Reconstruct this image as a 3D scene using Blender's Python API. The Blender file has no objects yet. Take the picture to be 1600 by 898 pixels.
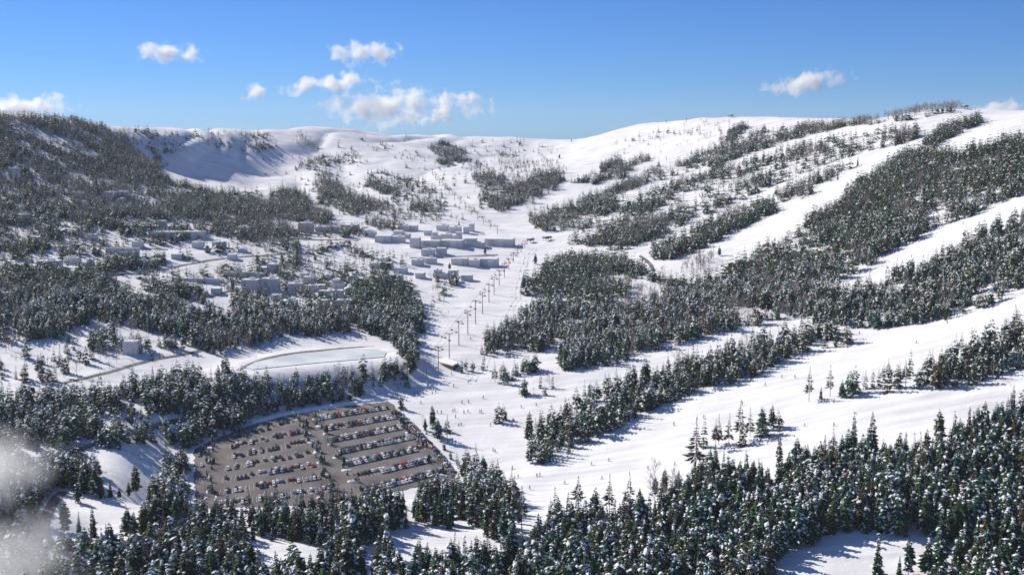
import bpy, bmesh, math, random
import numpy as np
from mathutils import Vector, Matrix
random.seed(11)
rng = np.random.default_rng(7)
scene = bpy.context.scene
R_ = math.radians

# ------------------------------------------------------------------ camera
CAMZ = 250.0
PITCH = R_(7.35)
FPX = 1931.0                       # focal length in pixels of a 1600 px wide picture
cam_d = bpy.data.cameras.new('camera')
cam = bpy.data.objects.new('camera', cam_d)
scene.collection.objects.link(cam)
cam.location = (0, 0, CAMZ)
cam.rotation_euler = (R_(90) - PITCH, 0, 0)
cam_d.sensor_fit = 'HORIZONTAL'
cam_d.sensor_width = 36
cam_d.lens = 36 * FPX / 1600
cam_d.clip_start = 1
cam_d.clip_end = 60000
scene.camera = cam

# ------------------------------------------------------------------ sky, sun, exposure
SUN_AZ = R_(-53)                   # from straight ahead (+Y), minus is to the left
SUN_EL = R_(33)
world = bpy.data.worlds.new('World')
scene.world = world
world.use_nodes = True
nt = world.node_tree
nt.nodes.clear()
sky = nt.nodes.new('ShaderNodeTexSky')
sky.sky_type = 'NISHITA'
sky.sun_disc = False
sky.sun_elevation = SUN_EL
sky.sun_rotation = SUN_AZ % (2 * math.pi)
sky.altitude = 1500
sky.air_density = 1.0
sky.dust_density = 0.0
sky.ozone_density = 4.0
bg = nt.nodes.new('ShaderNodeBackground')
bg.inputs['Strength'].default_value = 0.055
wo = nt.nodes.new('ShaderNodeOutputWorld')
# colder sky: tint by height above the horizon, brightened overhead to add shadow fill
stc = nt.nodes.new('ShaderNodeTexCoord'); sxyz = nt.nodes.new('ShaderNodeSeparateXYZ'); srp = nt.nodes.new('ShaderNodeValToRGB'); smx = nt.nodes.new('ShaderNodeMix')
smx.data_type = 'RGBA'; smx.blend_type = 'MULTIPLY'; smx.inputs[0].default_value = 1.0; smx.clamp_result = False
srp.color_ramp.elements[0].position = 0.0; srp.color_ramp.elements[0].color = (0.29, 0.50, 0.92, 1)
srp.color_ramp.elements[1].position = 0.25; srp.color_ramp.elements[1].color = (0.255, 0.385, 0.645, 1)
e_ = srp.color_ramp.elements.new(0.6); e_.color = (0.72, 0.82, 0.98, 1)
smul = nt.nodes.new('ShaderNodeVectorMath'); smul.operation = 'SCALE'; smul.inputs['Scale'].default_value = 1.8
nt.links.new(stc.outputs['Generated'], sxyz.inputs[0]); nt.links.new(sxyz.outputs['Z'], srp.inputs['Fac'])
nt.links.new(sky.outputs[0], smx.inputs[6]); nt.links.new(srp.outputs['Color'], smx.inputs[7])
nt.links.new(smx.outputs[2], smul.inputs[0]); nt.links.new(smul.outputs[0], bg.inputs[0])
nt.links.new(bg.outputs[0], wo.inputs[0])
sun_d = bpy.data.lights.new('sun', 'SUN')
sun_d.energy = 5.0
sun_d.angle = R_(0.5)
sun_d.color = (1.0, 0.93, 0.83)
sun = bpy.data.objects.new('sun', sun_d)
scene.collection.objects.link(sun)
to_sun = Vector((math.sin(SUN_AZ) * math.cos(SUN_EL), math.cos(SUN_AZ) * math.cos(SUN_EL), math.sin(SUN_EL)))
sun.rotation_euler = to_sun.to_track_quat('Z', 'Y').to_euler()
sun.location = (0, 0, 900)
scene.view_settings.view_transform = 'Standard'
scene.view_settings.look = 'None'
scene.view_settings.exposure = 0.36
scene.view_settings.gamma = 1
scene.view_settings.use_curve_mapping = False
cy = scene.cycles if hasattr(scene, 'cycles') else None
if cy:
    cy.max_bounces = 10
    cy.diffuse_bounces = 3
    cy.volume_bounces = 8
    cy.transparent_max_bounces = 8
    cy.volume_step_rate = 1.0
    cy.volume_max_steps = 96

# ------------------------------------------------------------------ projection helpers
SP, CP = math.sin(PITCH), math.cos(PITCH)

def ray(u, v):
    a = (np.asarray(u, float) - 800) / FPX
    b = (449 - np.asarray(v, float)) / FPX
    return np.stack([a, CP + b * SP, -SP + b * CP], -1)

def proj(x, y, z):
    z = z - CAMZ
    f = y * CP - z * SP
    up = y * SP + z * CP
    return 800 + FPX * x / f, 449 - FPX * up / f

def on_depth(u, v, D):
    d = ray(u, v)
    p = d * (D / d[1])
    return p[0], p[1], p[2] + CAMZ

# ------------------------------------------------------------------ terrain heights
CTRL = [  # picture position of a ground point and its distance
 (-150,898,620),(0,898,600),(400,898,575),(800,898,585),(1200,898,575),(1600,898,560),(1750,898,560),
 (0,790,700),(150,800,690),(800,770,760),(1000,790,690),(1200,800,650),(1600,760,640),
 (0,700,805),(200,690,830),(830,720,830),(1000,720,800),(1250,700,755),(1600,680,715),
 (-150,600,960),(0,600,960),(200,600,965),(720,640,950),(850,600,985),(1100,600,930),(1350,600,850),(1600,590,800),(1750,560,790),
 (0,500,1120),(200,520,1100),(330,540,1080),(640,550,1090),(720,520,1150),(900,520,1130),(1150,500,1080),(1400,520,965),(1600,470,925),
 (-150,400,1330),(0,400,1350),(200,400,1400),(400,420,1390),(600,420,1420),(700,380,1560),(800,400,1510),(1000,420,1350),(1200,420,1250),(1400,400,1150),(1600,320,1130),(1760,260,1120),
 (0,280,1700),(200,300,1750),(330,300,1900),(400,300,2000),(600,300,2080),(740,320,1900),(830,350,1750),(900,300,1950),(1050,320,1700),(1200,320,1560),(1400,280,1410),(1600,225,1380),
 (200,245,2060),(290,272,2270),(350,267,2312),(420,258,2400),(290,282,2180),(250,262,2080),(330,235,2350),(270,235,2310),
 (560,255,2400),(700,250,2450),(740,278,2150),(790,275,2150),(850,250,2450),(1000,240,2250),(1200,235,1950),(1400,220,1650),
 (-200,190,1900),(0,185,2000),(100,192,2080),(200,210,2280),(300,209,2395),(400,211,2520),(500,200,2680),(600,209,2720),(700,213,2720),(800,217,2720),(900,217,2680),(1000,198,2600),(1100,184,2450),(1200,182,2300),(1300,186,2120),(1450,173,1850),(1540,176,1700),(1600,180,1600),(1800,175,1550),
]
P = [on_depth(*c) for c in CTRL]
for c in CTRL[-18:]:               # behind the skyline the ground falls away
    x, y, z = on_depth(*c)
    k = 1 + 500 / y
    P.append((x * k, y * k, z - 95))
P += [(-1500, 900, 190), (-1500, 1800, 250), (1500, 900, 330), (1500, 1700, 310), (0, 200, 20), (-700, 250, 30), (700, 250, 40)]
P = np.array(P)

def tps_k(d2):
    return np.where(d2 > 0, 0.5 * d2 * np.log(np.maximum(d2, 1e-12)), 0.0)
Q = P[:, :2] / 1000
n = len(Q)
K = tps_k(((Q[:, None] - Q[None]) ** 2).sum(-1)) + np.eye(n) * 2e-4
A = np.zeros((n + 3, n + 3))
A[:n, :n] = K
A[:n, n] = 1
A[:n, n + 1:] = Q
A[n:, :n] = A[:n, n:].T
W = np.linalg.solve(A, np.concatenate([P[:, 2], np.zeros(3)]))

def tps(x, y):
    q = np.stack([x, y], -1) / 1000
    out = np.empty(q.shape[:-1])
    flat = q.reshape(-1, 2)
    o = np.empty(len(flat))
    for i in range(0, len(flat), 40000):
        s = flat[i:i + 40000]
        o[i:i + 40000] = tps_k(((s[:, None] - Q[None]) ** 2).sum(-1)) @ W[:n] + W[n] + s @ W[n + 1:]
    return o.reshape(out.shape)

_ng = np.random.default_rng(3).random((256, 256))
def vnoise(x, y):
    xi = np.floor(x).astype(int); yi = np.floor(y).astype(int)
    fx = x - xi; fy = y - yi
    fx = fx * fx * (3 - 2 * fx); fy = fy * fy * (3 - 2 * fy)
    g = lambda a, b: _ng[a % 256, b % 256]
    return (g(xi, yi) * (1 - fx) + g(xi + 1, yi) * fx) * (1 - fy) + (g(xi, yi + 1) * (1 - fx) + g(xi + 1, yi + 1) * fx) * fy - 0.5
def fbm(x, y, o=4):
    s = 0; a = 1
    for k in range(o):
        s = s + a * vnoise(x * 2 ** k + 17.3 * k, y * 2 ** k + 5.1 * k); a *= 0.5
    return s

STEP = 6.0
core_x = np.arange(-1300, 1301, STEP)
core_y = np.arange(400, 3101, STEP)
def stretch(a, lo, hi):
    out = list(a); s = STEP * 2
    v = a[-1]
    while v < hi:
        v += s; s *= 1.22; out.append(v)
    v = a[0]; s = STEP * 2; pre = []
    while v > lo:
        v -= s; s *= 1.22; pre.append(v)
    return np.array(pre[::-1] + out)
gx = stretch(core_x, -5600, 5600)
gy = stretch(core_y, -5000, 5600)
GX, GY = np.meshgrid(gx, gy)       # [iy, ix]
cxx = np.clip(GX, -1500, 1500); cyy = np.clip(GY, 150, 3500)
GZ = tps(cxx, cyy)
dd = np.hypot(np.maximum(np.abs(GX) - 1500, 0), np.maximum(np.maximum(150 - GY, GY - 3500), 0))
wd = np.clip(dd / 2500, 0, 1); wd = wd * wd * (3 - 2 * wd)
GZ = np.clip(GZ, -60, 420)
GZ = GZ * (1 - wd) + 5 * wd
amp = np.clip((GY - 900) / 1400, 0.12, 1)
rim = np.clip((GY - 2050) / 250, 0, 1) * np.clip((100 - GX) / 300, 0, 1)
GZ += rim * 7 * (np.abs(np.sin(GX / 47 + 1.3 * fbm(GX / 160, GY / 160, 2) * 4 + GY / 260)) - .5)
GZ += fbm(GX / 130, GY / 130, 4) * 6.5 * amp + fbm(GX / 28 + 9, GY / 28, 3) * 1.3

def flatten(px, D_fun, margin):
    """blend the ground to a plane z = a + b x + c y inside a picture polygon with given distances"""
    pts = np.array([on_depth(u, v, d) for u, v, d in px])
    M = np.c_[np.ones(len(pts)), pts[:, 0], pts[:, 1]]
    co = np.linalg.lstsq(M, pts[:, 2], rcond=None)[0]
    return pts, co
def inside(poly, x, y):
    poly = np.asarray(poly); r = np.zeros(np.shape(x), bool)
    j = len(poly) - 1
    for i in range(len(poly)):
        xi, yi = poly[i][:2]; xj, yj = poly[j][:2]
        c = ((yi > y) != (yj > y)) & (x < (xj - xi) * (y - yi) / (yj - yi + 1e-12) + xi)
        r ^= c; j = i
    return r
def dist_poly(poly, x, y):
    poly = np.asarray(poly)[:, :2]; d = np.full(np.shape(x), 1e9)
    for i in range(len(poly)):
        a = poly[i - 1]; b = poly[i]; ab = b - a
        t = np.clip(((x - a[0]) * ab[0] + (y - a[1]) * ab[1]) / (ab @ ab + 1e-9), 0, 1)
        d = np.minimum(d, np.hypot(x - a[0] - t * ab[0], y - a[1] - t * ab[1]))
    return np.where(inside(poly, x, y), 0, d)

# car park: a gently tilted plane
LOT_C = np.linalg.solve(np.array([[1, *on_depth(330, 790, 765)[:2]], [1, *on_depth(700, 740, 820)[:2]], [1, *on_depth(500, 640, 950)[:2]]]),
                        np.array([on_depth(330, 790, 765)[2], on_depth(700, 740, 820)[2], on_depth(500, 640, 950)[2]]))
def lot_hit(u, v, dz=0.0):
    d = ray(u, v)
    t = (LOT_C[0] + dz - CAMZ) / (d[2] - LOT_C[1] * d[0] - LOT_C[2] * d[1])
    return np.array([d[0] * t, d[1] * t, CAMZ + d[2] * t])
LOT_PX = [(302, 702), (345, 682), (392, 664), (450, 648), (540, 634), (608, 627), (640, 655), (680, 695), (716, 738), (705, 752), (640, 762), (560, 782), (470, 792), (330, 806), (306, 806)]
LOT = np.array([lot_hit(u, v) for u, v in LOT_PX])
def blend_plane(poly, co, margin, pad=9):
    global GZ
    d = dist_poly(poly, GX, GY)
    w = np.clip(1 - (d - pad) / margin, 0, 1); w = w * w * (3 - 2 * w)
    GZ = GZ * (1 - w) + (co[0] + co[1] * GX + co[2] * GY) * w
blend_plane(LOT, LOT_C, 45)
# reservoir: level
PONDZ = on_depth(500, 560, 1040)[2]
def level_hit(u, v, z):
    d = ray(u, v); t = (z - CAMZ) / d[2]
    return np.array([d[0] * t, d[1] * t, z])
POND_PX = [(384, 573), (400, 565), (440, 556), (500, 549), (560, 545), (590, 545), (604, 550), (600, 557), (560, 561), (500, 566), (430, 573), (395, 577)]
POND = np.array([level_hit(u, v, PONDZ) for u, v in POND_PX])
blend_plane(POND, (PONDZ - 0.6, 0, 0), 40, 14)
d_ = dist_poly(POND, GX, GY)
GZ += np.exp(-((d_ - 9) / 5) ** 2) * 0.9 * (d_ > 0)

def ground(x, y):
    x = np.asarray(x, float); y = np.asarray(y, float)
    ix = np.clip(np.searchsorted(gx, x, side='right') - 1, 0, len(gx) - 2)
    iy = np.clip(np.searchsorted(gy, y, side='right') - 1, 0, len(gy) - 2)
    fx = (x - gx[ix]) / (gx[ix + 1] - gx[ix]); fy = (y - gy[iy]) / (gy[iy + 1] - gy[iy])
    a = GZ[iy, ix]; b = GZ[iy, ix + 1]; c = GZ[iy + 1, ix]; d = GZ[iy + 1, ix + 1]
    lo = a + (b - a) * fx + (d - b) * fy
    hi = a + (d - c) * fx + (c - a) * fy
    return np.where(fx >= fy, lo, hi)

def cast(u, v):
    """first ground point seen at picture positions u, v (arrays)"""
    u = np.atleast_1d(np.asarray(u, float)); v = np.atleast_1d(np.asarray(v, float))
    d = ray(u, v); d = d / d[:, 1:2]
    ys = np.arange(430, 3300, 5.0)
    out = np.full((len(u), 3), np.nan)
    for i in range(0, len(u), 2000):
        dc = d[i:i + 2000]
        X = dc[:, :1] * ys; Z = CAMZ + dc[:, 2:3] * ys
        g = Z - ground(X, np.broadcast_to(ys, X.shape))
        hit = g <= 0
        k = np.argmax(hit, 1); ok = hit.any(1) & (k > 0)
        r = np.arange(len(dc)); km = np.maximum(k - 1, 0)
        t = g[r, km] / (g[r, km] - g[r, k] + 1e-12)
        yy = ys[km] + t * 5.0
        xx = dc[:, 0] * yy
        res = np.c_[xx, yy, ground(xx, yy)]
        res[~ok] = np.nan
        out[i:i + 2000] = res
    return out
def at(u, v):
    dv = 0
    while True:
        p = cast(u, v + dv)[0]
        if not np.isnan(p[0]):
            return p
        dv += 1
        if dv > 40:
            return np.array(on_depth(u, v, 2500))

# ------------------------------------------------------------------ materials
def mat(name, col=(0.5, 0.5, 0.5), rough=0.8, metal=0.0, spec=0.3):
    m = bpy.data.materials.new(name); m.use_nodes = True
    b = m.node_tree.nodes['Principled BSDF']
    b.inputs['Base Color'].default_value = (*col, 1)
    b.inputs['Roughness'].default_value = rough
    b.inputs['Metallic'].default_value = metal
    b.inputs['Specular IOR Level'].default_value = spec
    return m, m.node_tree, b
def noise_col(m_nt, b, c0, c1, scale, detail=4, lo=0.35, hi=0.65, coord='Object'):
    N = m_nt.nodes; L = m_nt.links
    tc = N.new('ShaderNodeTexCoord'); no = N.new('ShaderNodeTexNoise'); no.inputs['Scale'].default_value = scale; no.inputs['Detail'].default_value = detail
    cr = N.new('ShaderNodeValToRGB'); cr.color_ramp.elements[0].position = lo; cr.color_ramp.elements[1].position = hi
    cr.color_ramp.elements[0].color = (*c0, 1); cr.color_ramp.elements[1].color = (*c1, 1)
    L.new(tc.outputs[coord], no.inputs['Vector']); L.new(no.outputs['Fac'], cr.inputs['Fac']); L.new(cr.outputs['Color'], b.inputs['Base Color'])
    return no, cr
def bump(m_nt, b, scale, dist, strength=1.0, detail=5, coord='Object', prev=None):
    N = m_nt.nodes; L = m_nt.links
    tc = N.new('ShaderNodeTexCoord'); no = N.new('ShaderNodeTexNoise'); no.inputs['Scale'].default_value = scale; no.inputs['Detail'].default_value = detail
    bu = N.new('ShaderNodeBump'); bu.inputs['Distance'].default_value = dist; bu.inputs['Strength'].default_value = strength
    L.new(tc.outputs[coord], no.inputs['Vector']); L.new(no.outputs['Fac'], bu.inputs['Height'])
    if prev: L.new(prev.outputs['Normal'], bu.inputs['Normal'])
    L.new(bu.outputs['Normal'], b.inputs['Normal'])
    return bu

M_snow, t_, b_ = mat('ground_snow', (0.82, 0.82, 0.83), 0.75, 0, 0.15)
no_, cr_ = noise_col(t_, b_, (0.73, 0.725, 0.735), (0.85, 0.845, 0.85), 0.035, 8, 0.3, 0.7)
# groomer and ski tracks: noise drawn out along the runs
tcs = t_.nodes.new('ShaderNodeTexCoord'); mps = t_.nodes.new('ShaderNodeMapping'); mps.inputs['Scale'].default_value = (0.006, 0.16, 0.05); mps.inputs['Rotation'].default_value = (0, 0, 0.16)
nos = t_.nodes.new('ShaderNodeTexNoise'); nos.inputs['Scale'].default_value = 1.0; nos.inputs['Detail'].default_value = 7; nos.inputs['Distortion'].default_value = .4
crs = t_.nodes.new('ShaderNodeValToRGB'); crs.color_ramp.elements[0].position = .35; crs.color_ramp.elements[0].color = (.82, .82, .84, 1); crs.color_ramp.elements[1].position = .6; crs.color_ramp.elements[1].color = (1, 1, 1, 1)
mxs = t_.nodes.new('ShaderNodeMix'); mxs.data_type = 'RGBA'; mxs.blend_type = 'MULTIPLY'; mxs.inputs[0].default_value = 1
t_.links.new(tcs.outputs['Object'], mps.inputs[0]); t_.links.new(mps.outputs[0], nos.inputs['Vector']); t_.links.new(nos.outputs['Fac'], crs.inputs['Fac'])
t_.links.new(cr_.outputs['Color'], mxs.inputs[6]); t_.links.new(crs.outputs['Color'], mxs.inputs[7]); t_.links.new(mxs.outputs[2], b_.inputs['Base Color'])
p1 = bump(t_, b_, 0.03, 2.5, 0.35, 6)
bump(t_, b_, 0.25, 0.35, 0.5, 4, prev=p1)
M_lump, t_, b_ = mat('snow_cover', (0.83, 0.83, 0.84), 0.75, 0, 0.15)
def attr_mat(name, fallback, rough=0.85):
    m, t, b = mat(name, fallback, rough, 0, 0.15)
    a = t.nodes.new('ShaderNodeAttribute'); a.attribute_name = 'tint'
    t.links.new(a.outputs['Color'], b.inputs['Base Color'])
    return m
M_needle = attr_mat('needles', (0.04, 0.06, 0.04))
M_bark, t_, b_ = mat('bark', (0.09, 0.065, 0.05), 0.9)
M_twig, t_, b_ = mat('bare_twigs', (0.34, 0.28, 0.265), 0.9)
M_asph, t_, b_ = mat('worn_asphalt', (0.12, 0.1, 0.09), 0.9)
noise_col(t_, b_, (0.10, 0.086, 0.082), (0.23, 0.205, 0.198), 0.06, 11, 0.3, 0.78)
M_road, t_, b_ = mat('slushy_road', (0.13, 0.11, 0.1), 0.85)
noise_col(t_, b_, (0.09, 0.075, 0.07), (0.26, 0.24, 0.23), 0.12, 9, 0.4, 0.75)
M_line, t_, b_ = mat('line_paint', (0.5, 0.48, 0.46), 0.8)
M_dirt, t_, b_ = mat('bare_dirt', (0.16, 0.12, 0.09), 0.9)
noise_col(t_, b_, (0.10, 0.08, 0.065), (0.3, 0.25, 0.21), 0.25, 6)
M_wall, t_, b_ = mat('white_render_wall', (0.64, 0.61, 0.59), 0.8)
noise_col(t_, b_, (0.58, 0.555, 0.54), (0.70, 0.67, 0.65), 0.3, 4)
M_timber, t_, b_ = mat('dark_timber', (0.07, 0.05, 0.04), 0.85)
M_steel, t_, b_ = mat('grey_steel', (0.33, 0.18, 0.145), 0.6, 0.1)
M_rope, t_, b_ = mat('steel_rope', (0.08, 0.08, 0.085), 0.6, 0.5)
M_green, t_, b_ = mat('green_fabric', (0.05, 0.25, 0.12), 0.6)
M_ice, t_, b_ = mat('snowed_ice', (0.72, 0.76, 0.79), 0.55, 0, 0.4)
noise_col(t_, b_, (0.46, 0.52, 0.55), (0.72, 0.74, 0.75), 0.03, 6)
M_glass, t_, b_ = mat('car_glass', (0.015, 0.018, 0.022), 0.12, 0, 0.5)
M_tyre, t_, b_ = mat('tyre_rubber', (0.02, 0.02, 0.02), 0.9)
def objcol(name, rough, coat=0.0, metal=0.0):
    m, t, b = mat(name, (0.5, 0.5, 0.5), rough, metal, 0.5)
    o = t.nodes.new('ShaderNodeObjectInfo'); t.links.new(o.outputs['Color'], b.inputs['Base Color'])
    b.inputs['Coat Weight'].default_value = coat
    return m
M_paint = objcol('car_paint', 0.35, 0.6)
M_jacket = objcol('ski_jacket', 0.8)
M_trouser, t_, b_ = mat('ski_trousers', (0.035, 0.035, 0.045), 0.85)
M_skin, t_, b_ = mat('skin', (0.5, 0.3, 0.22), 0.6)
M_helmet, t_, b_ = mat('ski_helmet', (0.06, 0.06, 0.07), 0.4)
M_ski, t_, b_ = mat('ski_base', (0.3, 0.05, 0.05), 0.4)

# ------------------------------------------------------------------ object helpers
COL = scene.collection
def tag(o, label=None, cat=None, group=None, kind=None):
    if label: o['label'] = label
    if cat: o['category'] = cat
    if group: o['group'] = group
    if kind: o['kind'] = kind
    return o
def link(o, parent=None):
    COL.objects.link(o)
    if parent is not None: o.parent = parent
    return o
def tri_mesh(name, V, T, mi=None, mats=(), tint=None, smooth=False):
    me = bpy.data.meshes.new(name)
    V = np.asarray(V, np.float32); T = np.asarray(T, np.int32)
    me.vertices.add(len(V)); me.vertices.foreach_set('co', V.ravel())
    me.loops.add(T.size); me.loops.foreach_set('vertex_index', T.ravel())
    me.polygons.add(len(T)); me.polygons.foreach_set('loop_start', np.arange(len(T), dtype=np.int32) * T.shape[1])
    for m in mats: me.materials.append(m)
    if mi is not None: me.polygons.foreach_set('material_index', np.asarray(mi, np.int32))
    me.polygons.foreach_set('use_smooth', np.full(len(T), smooth))
    if tint is not None:
        a = me.attributes.new('tint', 'FLOAT_COLOR', 'POINT')
        c = np.ones((len(V), 4), np.float32); c[:, :3] = tint
        a.data.foreach_set('color', c.ravel())
    me.update(calc_edges=True)
    return me
class MB:
    """collects boxes and bars, builds one mesh"""
    def __init__(s): s.V = []; s.F = []; s.M = []
    def add(s, vs, fs, m=0):
        k = len(s.V); s.V += [tuple(v) for v in vs]; s.F += [tuple(i + k for i in f) for f in fs]; s.M += [m] * len(fs)
    def box(s, x0, x1, y0, y1, z0, z1, m=0, top=0.0):
        t = top
        s.add([(x0, y0, z0), (x1, y0, z0), (x1, y1, z0), (x0, y1, z0), (x0 + t, y0 + t, z1), (x1 - t, y0 + t, z1), (x1 - t, y1 - t, z1), (x0 + t, y1 - t, z1)],
              [(3, 2, 1, 0), (4, 5, 6, 7), (0, 1, 5, 4), (1, 2, 6, 5), (2, 3, 7, 6), (3, 0, 4, 7)], m)
    def bar(s, a, b, r0, r1=None, n=6, m=0):
        r1 = r0 if r1 is None else r1
        a = Vector(a); b = Vector(b); d = (b - a).normalized()
        x = d.orthogonal().normalized(); y = d.cross(x)
        vs = [a + (x * math.cos(2 * math.pi * i / n) + y * math.sin(2 * math.pi * i / n)) * r0 for i in range(n)] + \
             [b + (x * math.cos(2 * math.pi * i / n) + y * math.sin(2 * math.pi * i / n)) * r1 for i in range(n)]
        fs = [(i, (i + 1) % n, n + (i + 1) % n, n + i) for i in range(n)] + [tuple(range(n))[::-1], tuple(range(n, 2 * n))]
        s.add(vs, fs, m)
    def mesh(s, name, mats, smooth=False):
        me = bpy.data.meshes.new(name); me.from_pydata(s.V, [], s.F)
        for m in mats: me.materials.append(m)
        me.polygons.foreach_set('material_index', s.M)
        if smooth: me.polygons.foreach_set('use_smooth', [True] * len(s.F))
        me.update(); return me
    def build(s, name, mats, parent=None, smooth=False):
        return link(bpy.data.objects.new(name, s.mesh(name, mats if isinstance(mats, (list, tuple)) else [mats], smooth)), parent)
def empty(name, loc, rz=0.0):
    o = bpy.data.objects.new(name, None); o.empty_display_size = 1; link(o)
    o.location = loc; o.rotation_euler = (0, 0, rz); return o

# ------------------------------------------------------------------ ground sheet
ny, nx = GX.shape
idx = np.arange(ny * nx).reshape(ny, nx)
a, b, c, d = idx[:-1, :-1].ravel(), idx[:-1, 1:].ravel(), idx[1:, 1:].ravel(), idx[1:, :-1].ravel()
T = np.concatenate([np.stack([a, b, c], 1), np.stack([a, c, d], 1)])
tag(link(bpy.data.objects.new('snow_ground', tri_mesh('snow_ground', np.stack([GX, GY, GZ], -1).reshape(-1, 3), T, mats=[M_snow], smooth=True))), kind='structure')

# ------------------------------------------------------------------ roads, car park surface, reservoir
def resample(P, s):
    P = np.asarray(P, float); L = np.r_[0, np.cumsum(np.hypot(*np.diff(P[:, :2], axis=0).T))]
    t = np.linspace(0, L[-1], max(2, int(L[-1] / s)))
    return np.stack([np.interp(t, L, P[:, 0]), np.interp(t, L, P[:, 1])], 1)
def smooth_line(Pn, it=3):
    for _ in range(it):
        q = [Pn[0]]
        for i in range(len(Pn) - 1):
            q += [Pn[i] * 0.75 + Pn[i + 1] * 0.25, Pn[i] * 0.25 + Pn[i + 1] * 0.75]
        q.append(Pn[-1]); Pn = np.array(q)
    return Pn
ROADS = []
def ribbon(name, px, width, m, lift=0.3, kind='structure'):
    W = np.array([at(u, v)[:2] for u, v in px])
    W = resample(smooth_line(W), 4.0)
    ROADS.append((W, width))
    t = np.gradient(W, axis=0); t /= np.linalg.norm(t, axis=1)[:, None] + 1e-9
    nrm = np.stack([-t[:, 1], t[:, 0]], 1)
    cols = []
    for s in np.linspace(-0.5, 0.5, 5):
        wob = width * s * (1 + 0.18 * fbm(W[:, 0] / 14 + s * 3, W[:, 1] / 14, 2))
        q = W + nrm * wob[:, None]
        cols.append(np.c_[q, ground(q[:, 0], q[:, 1]) + lift])
    V = np.stack(cols, 1).reshape(-1, 3)
    k = len(W); F = []
    for i in range(k - 1):
        for j in range(4):
            F.append((i * 5 + j, i * 5 + j + 1, (i + 1) * 5 + j + 1, (i + 1) * 5 + j))
    return tag(link(bpy.data.objects.new(name, tri_mesh(name, V, F, mats=[m], smooth=True))), kind=kind)
ribbon('village_road', [(172, 432), (240, 424), (330, 405), (400, 400), (455, 395)], 5.5, M_road)
ribbon('village_road', [(285, 476), (330, 463), (385, 448), (440, 440)], 5, M_road)
ribbon('forest_road', [(95, 599), (160, 585), (210, 568), (275, 556), (330, 545)], 5, M_road)
ribbon('forest_road', [(30, 722), (120, 705), (170, 683), (232, 667), (290, 655)], 5.5, M_road)
ribbon('loop_road', [(100, 768), (88, 778), (74, 800), (66, 825), (76, 850), (100, 864), (160, 860), (210, 845), (268, 826), (300, 812)], 6.5, M_road)
ribbon('reservoir_track', [(372, 579), (395, 566), (440, 553), (520, 545), (585, 541)], 4, M_dirt)
ribbon('village_road', [(640, 403), (700, 402), (740, 400), (778, 398)], 5, M_road)
ribbon('village_road', [(455, 373), (500, 375), (560, 376)], 5, M_road)
ribbon('village_road', [(740, 363), (757, 367)], 4, M_road)
ribbon('village_road', [(545, 362), (575, 355)], 4, M_road)
ribbon('village_road', [(610, 436), (640, 441), (650, 448)], 4, M_road)
ribbon('village_road', [(75, 381), (130, 383), (190, 386), (262, 390)], 4.5, M_road)
ribbon('village_road', [(0, 421), (50, 416), (110, 424), (172, 431)], 5, M_road)
ribbon('village_road', [(1000, 400), (1014, 410), (1022, 424)], 4, M_road)

def lot_sheet(name, px, dz, m):
    v = []
    for i in range(len(px)):
        a, b = lot_hit(*px[i], dz), lot_hit(*px[(i + 1) % len(px)], dz); k = max(1, int(np.hypot(*(b - a)[:2]) / 3))
        for j in range(k):
            q = a + (b - a) * j / k
            q[:2] += rng.normal(0, .5, 2) + 2.2 * np.array([vnoise(q[0] / 7, q[1] / 7), vnoise(q[0] / 7 + 9, q[1] / 7)])
            q[2] = LOT_C[0] + dz + LOT_C[1] * q[0] + LOT_C[2] * q[1]; v.append(q)
    me = bpy.data.meshes.new(name); me.from_pydata([tuple(p) for p in v], [], [tuple(range(len(v)))])
    me.materials.append(m); me.update()
    return tag(link(bpy.data.objects.new(name, me)), kind='structure')
lot_sheet('car_park', LOT_PX, 0.25, M_asph)
me = bpy.data.meshes.new('reservoir'); me.from_pydata([tuple(p) for p in POND], [], [tuple(range(len(POND)))]); me.materials.append(M_ice)
tag(link(bpy.data.objects.new('reservoir_ice', me)), kind='structure')

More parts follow.
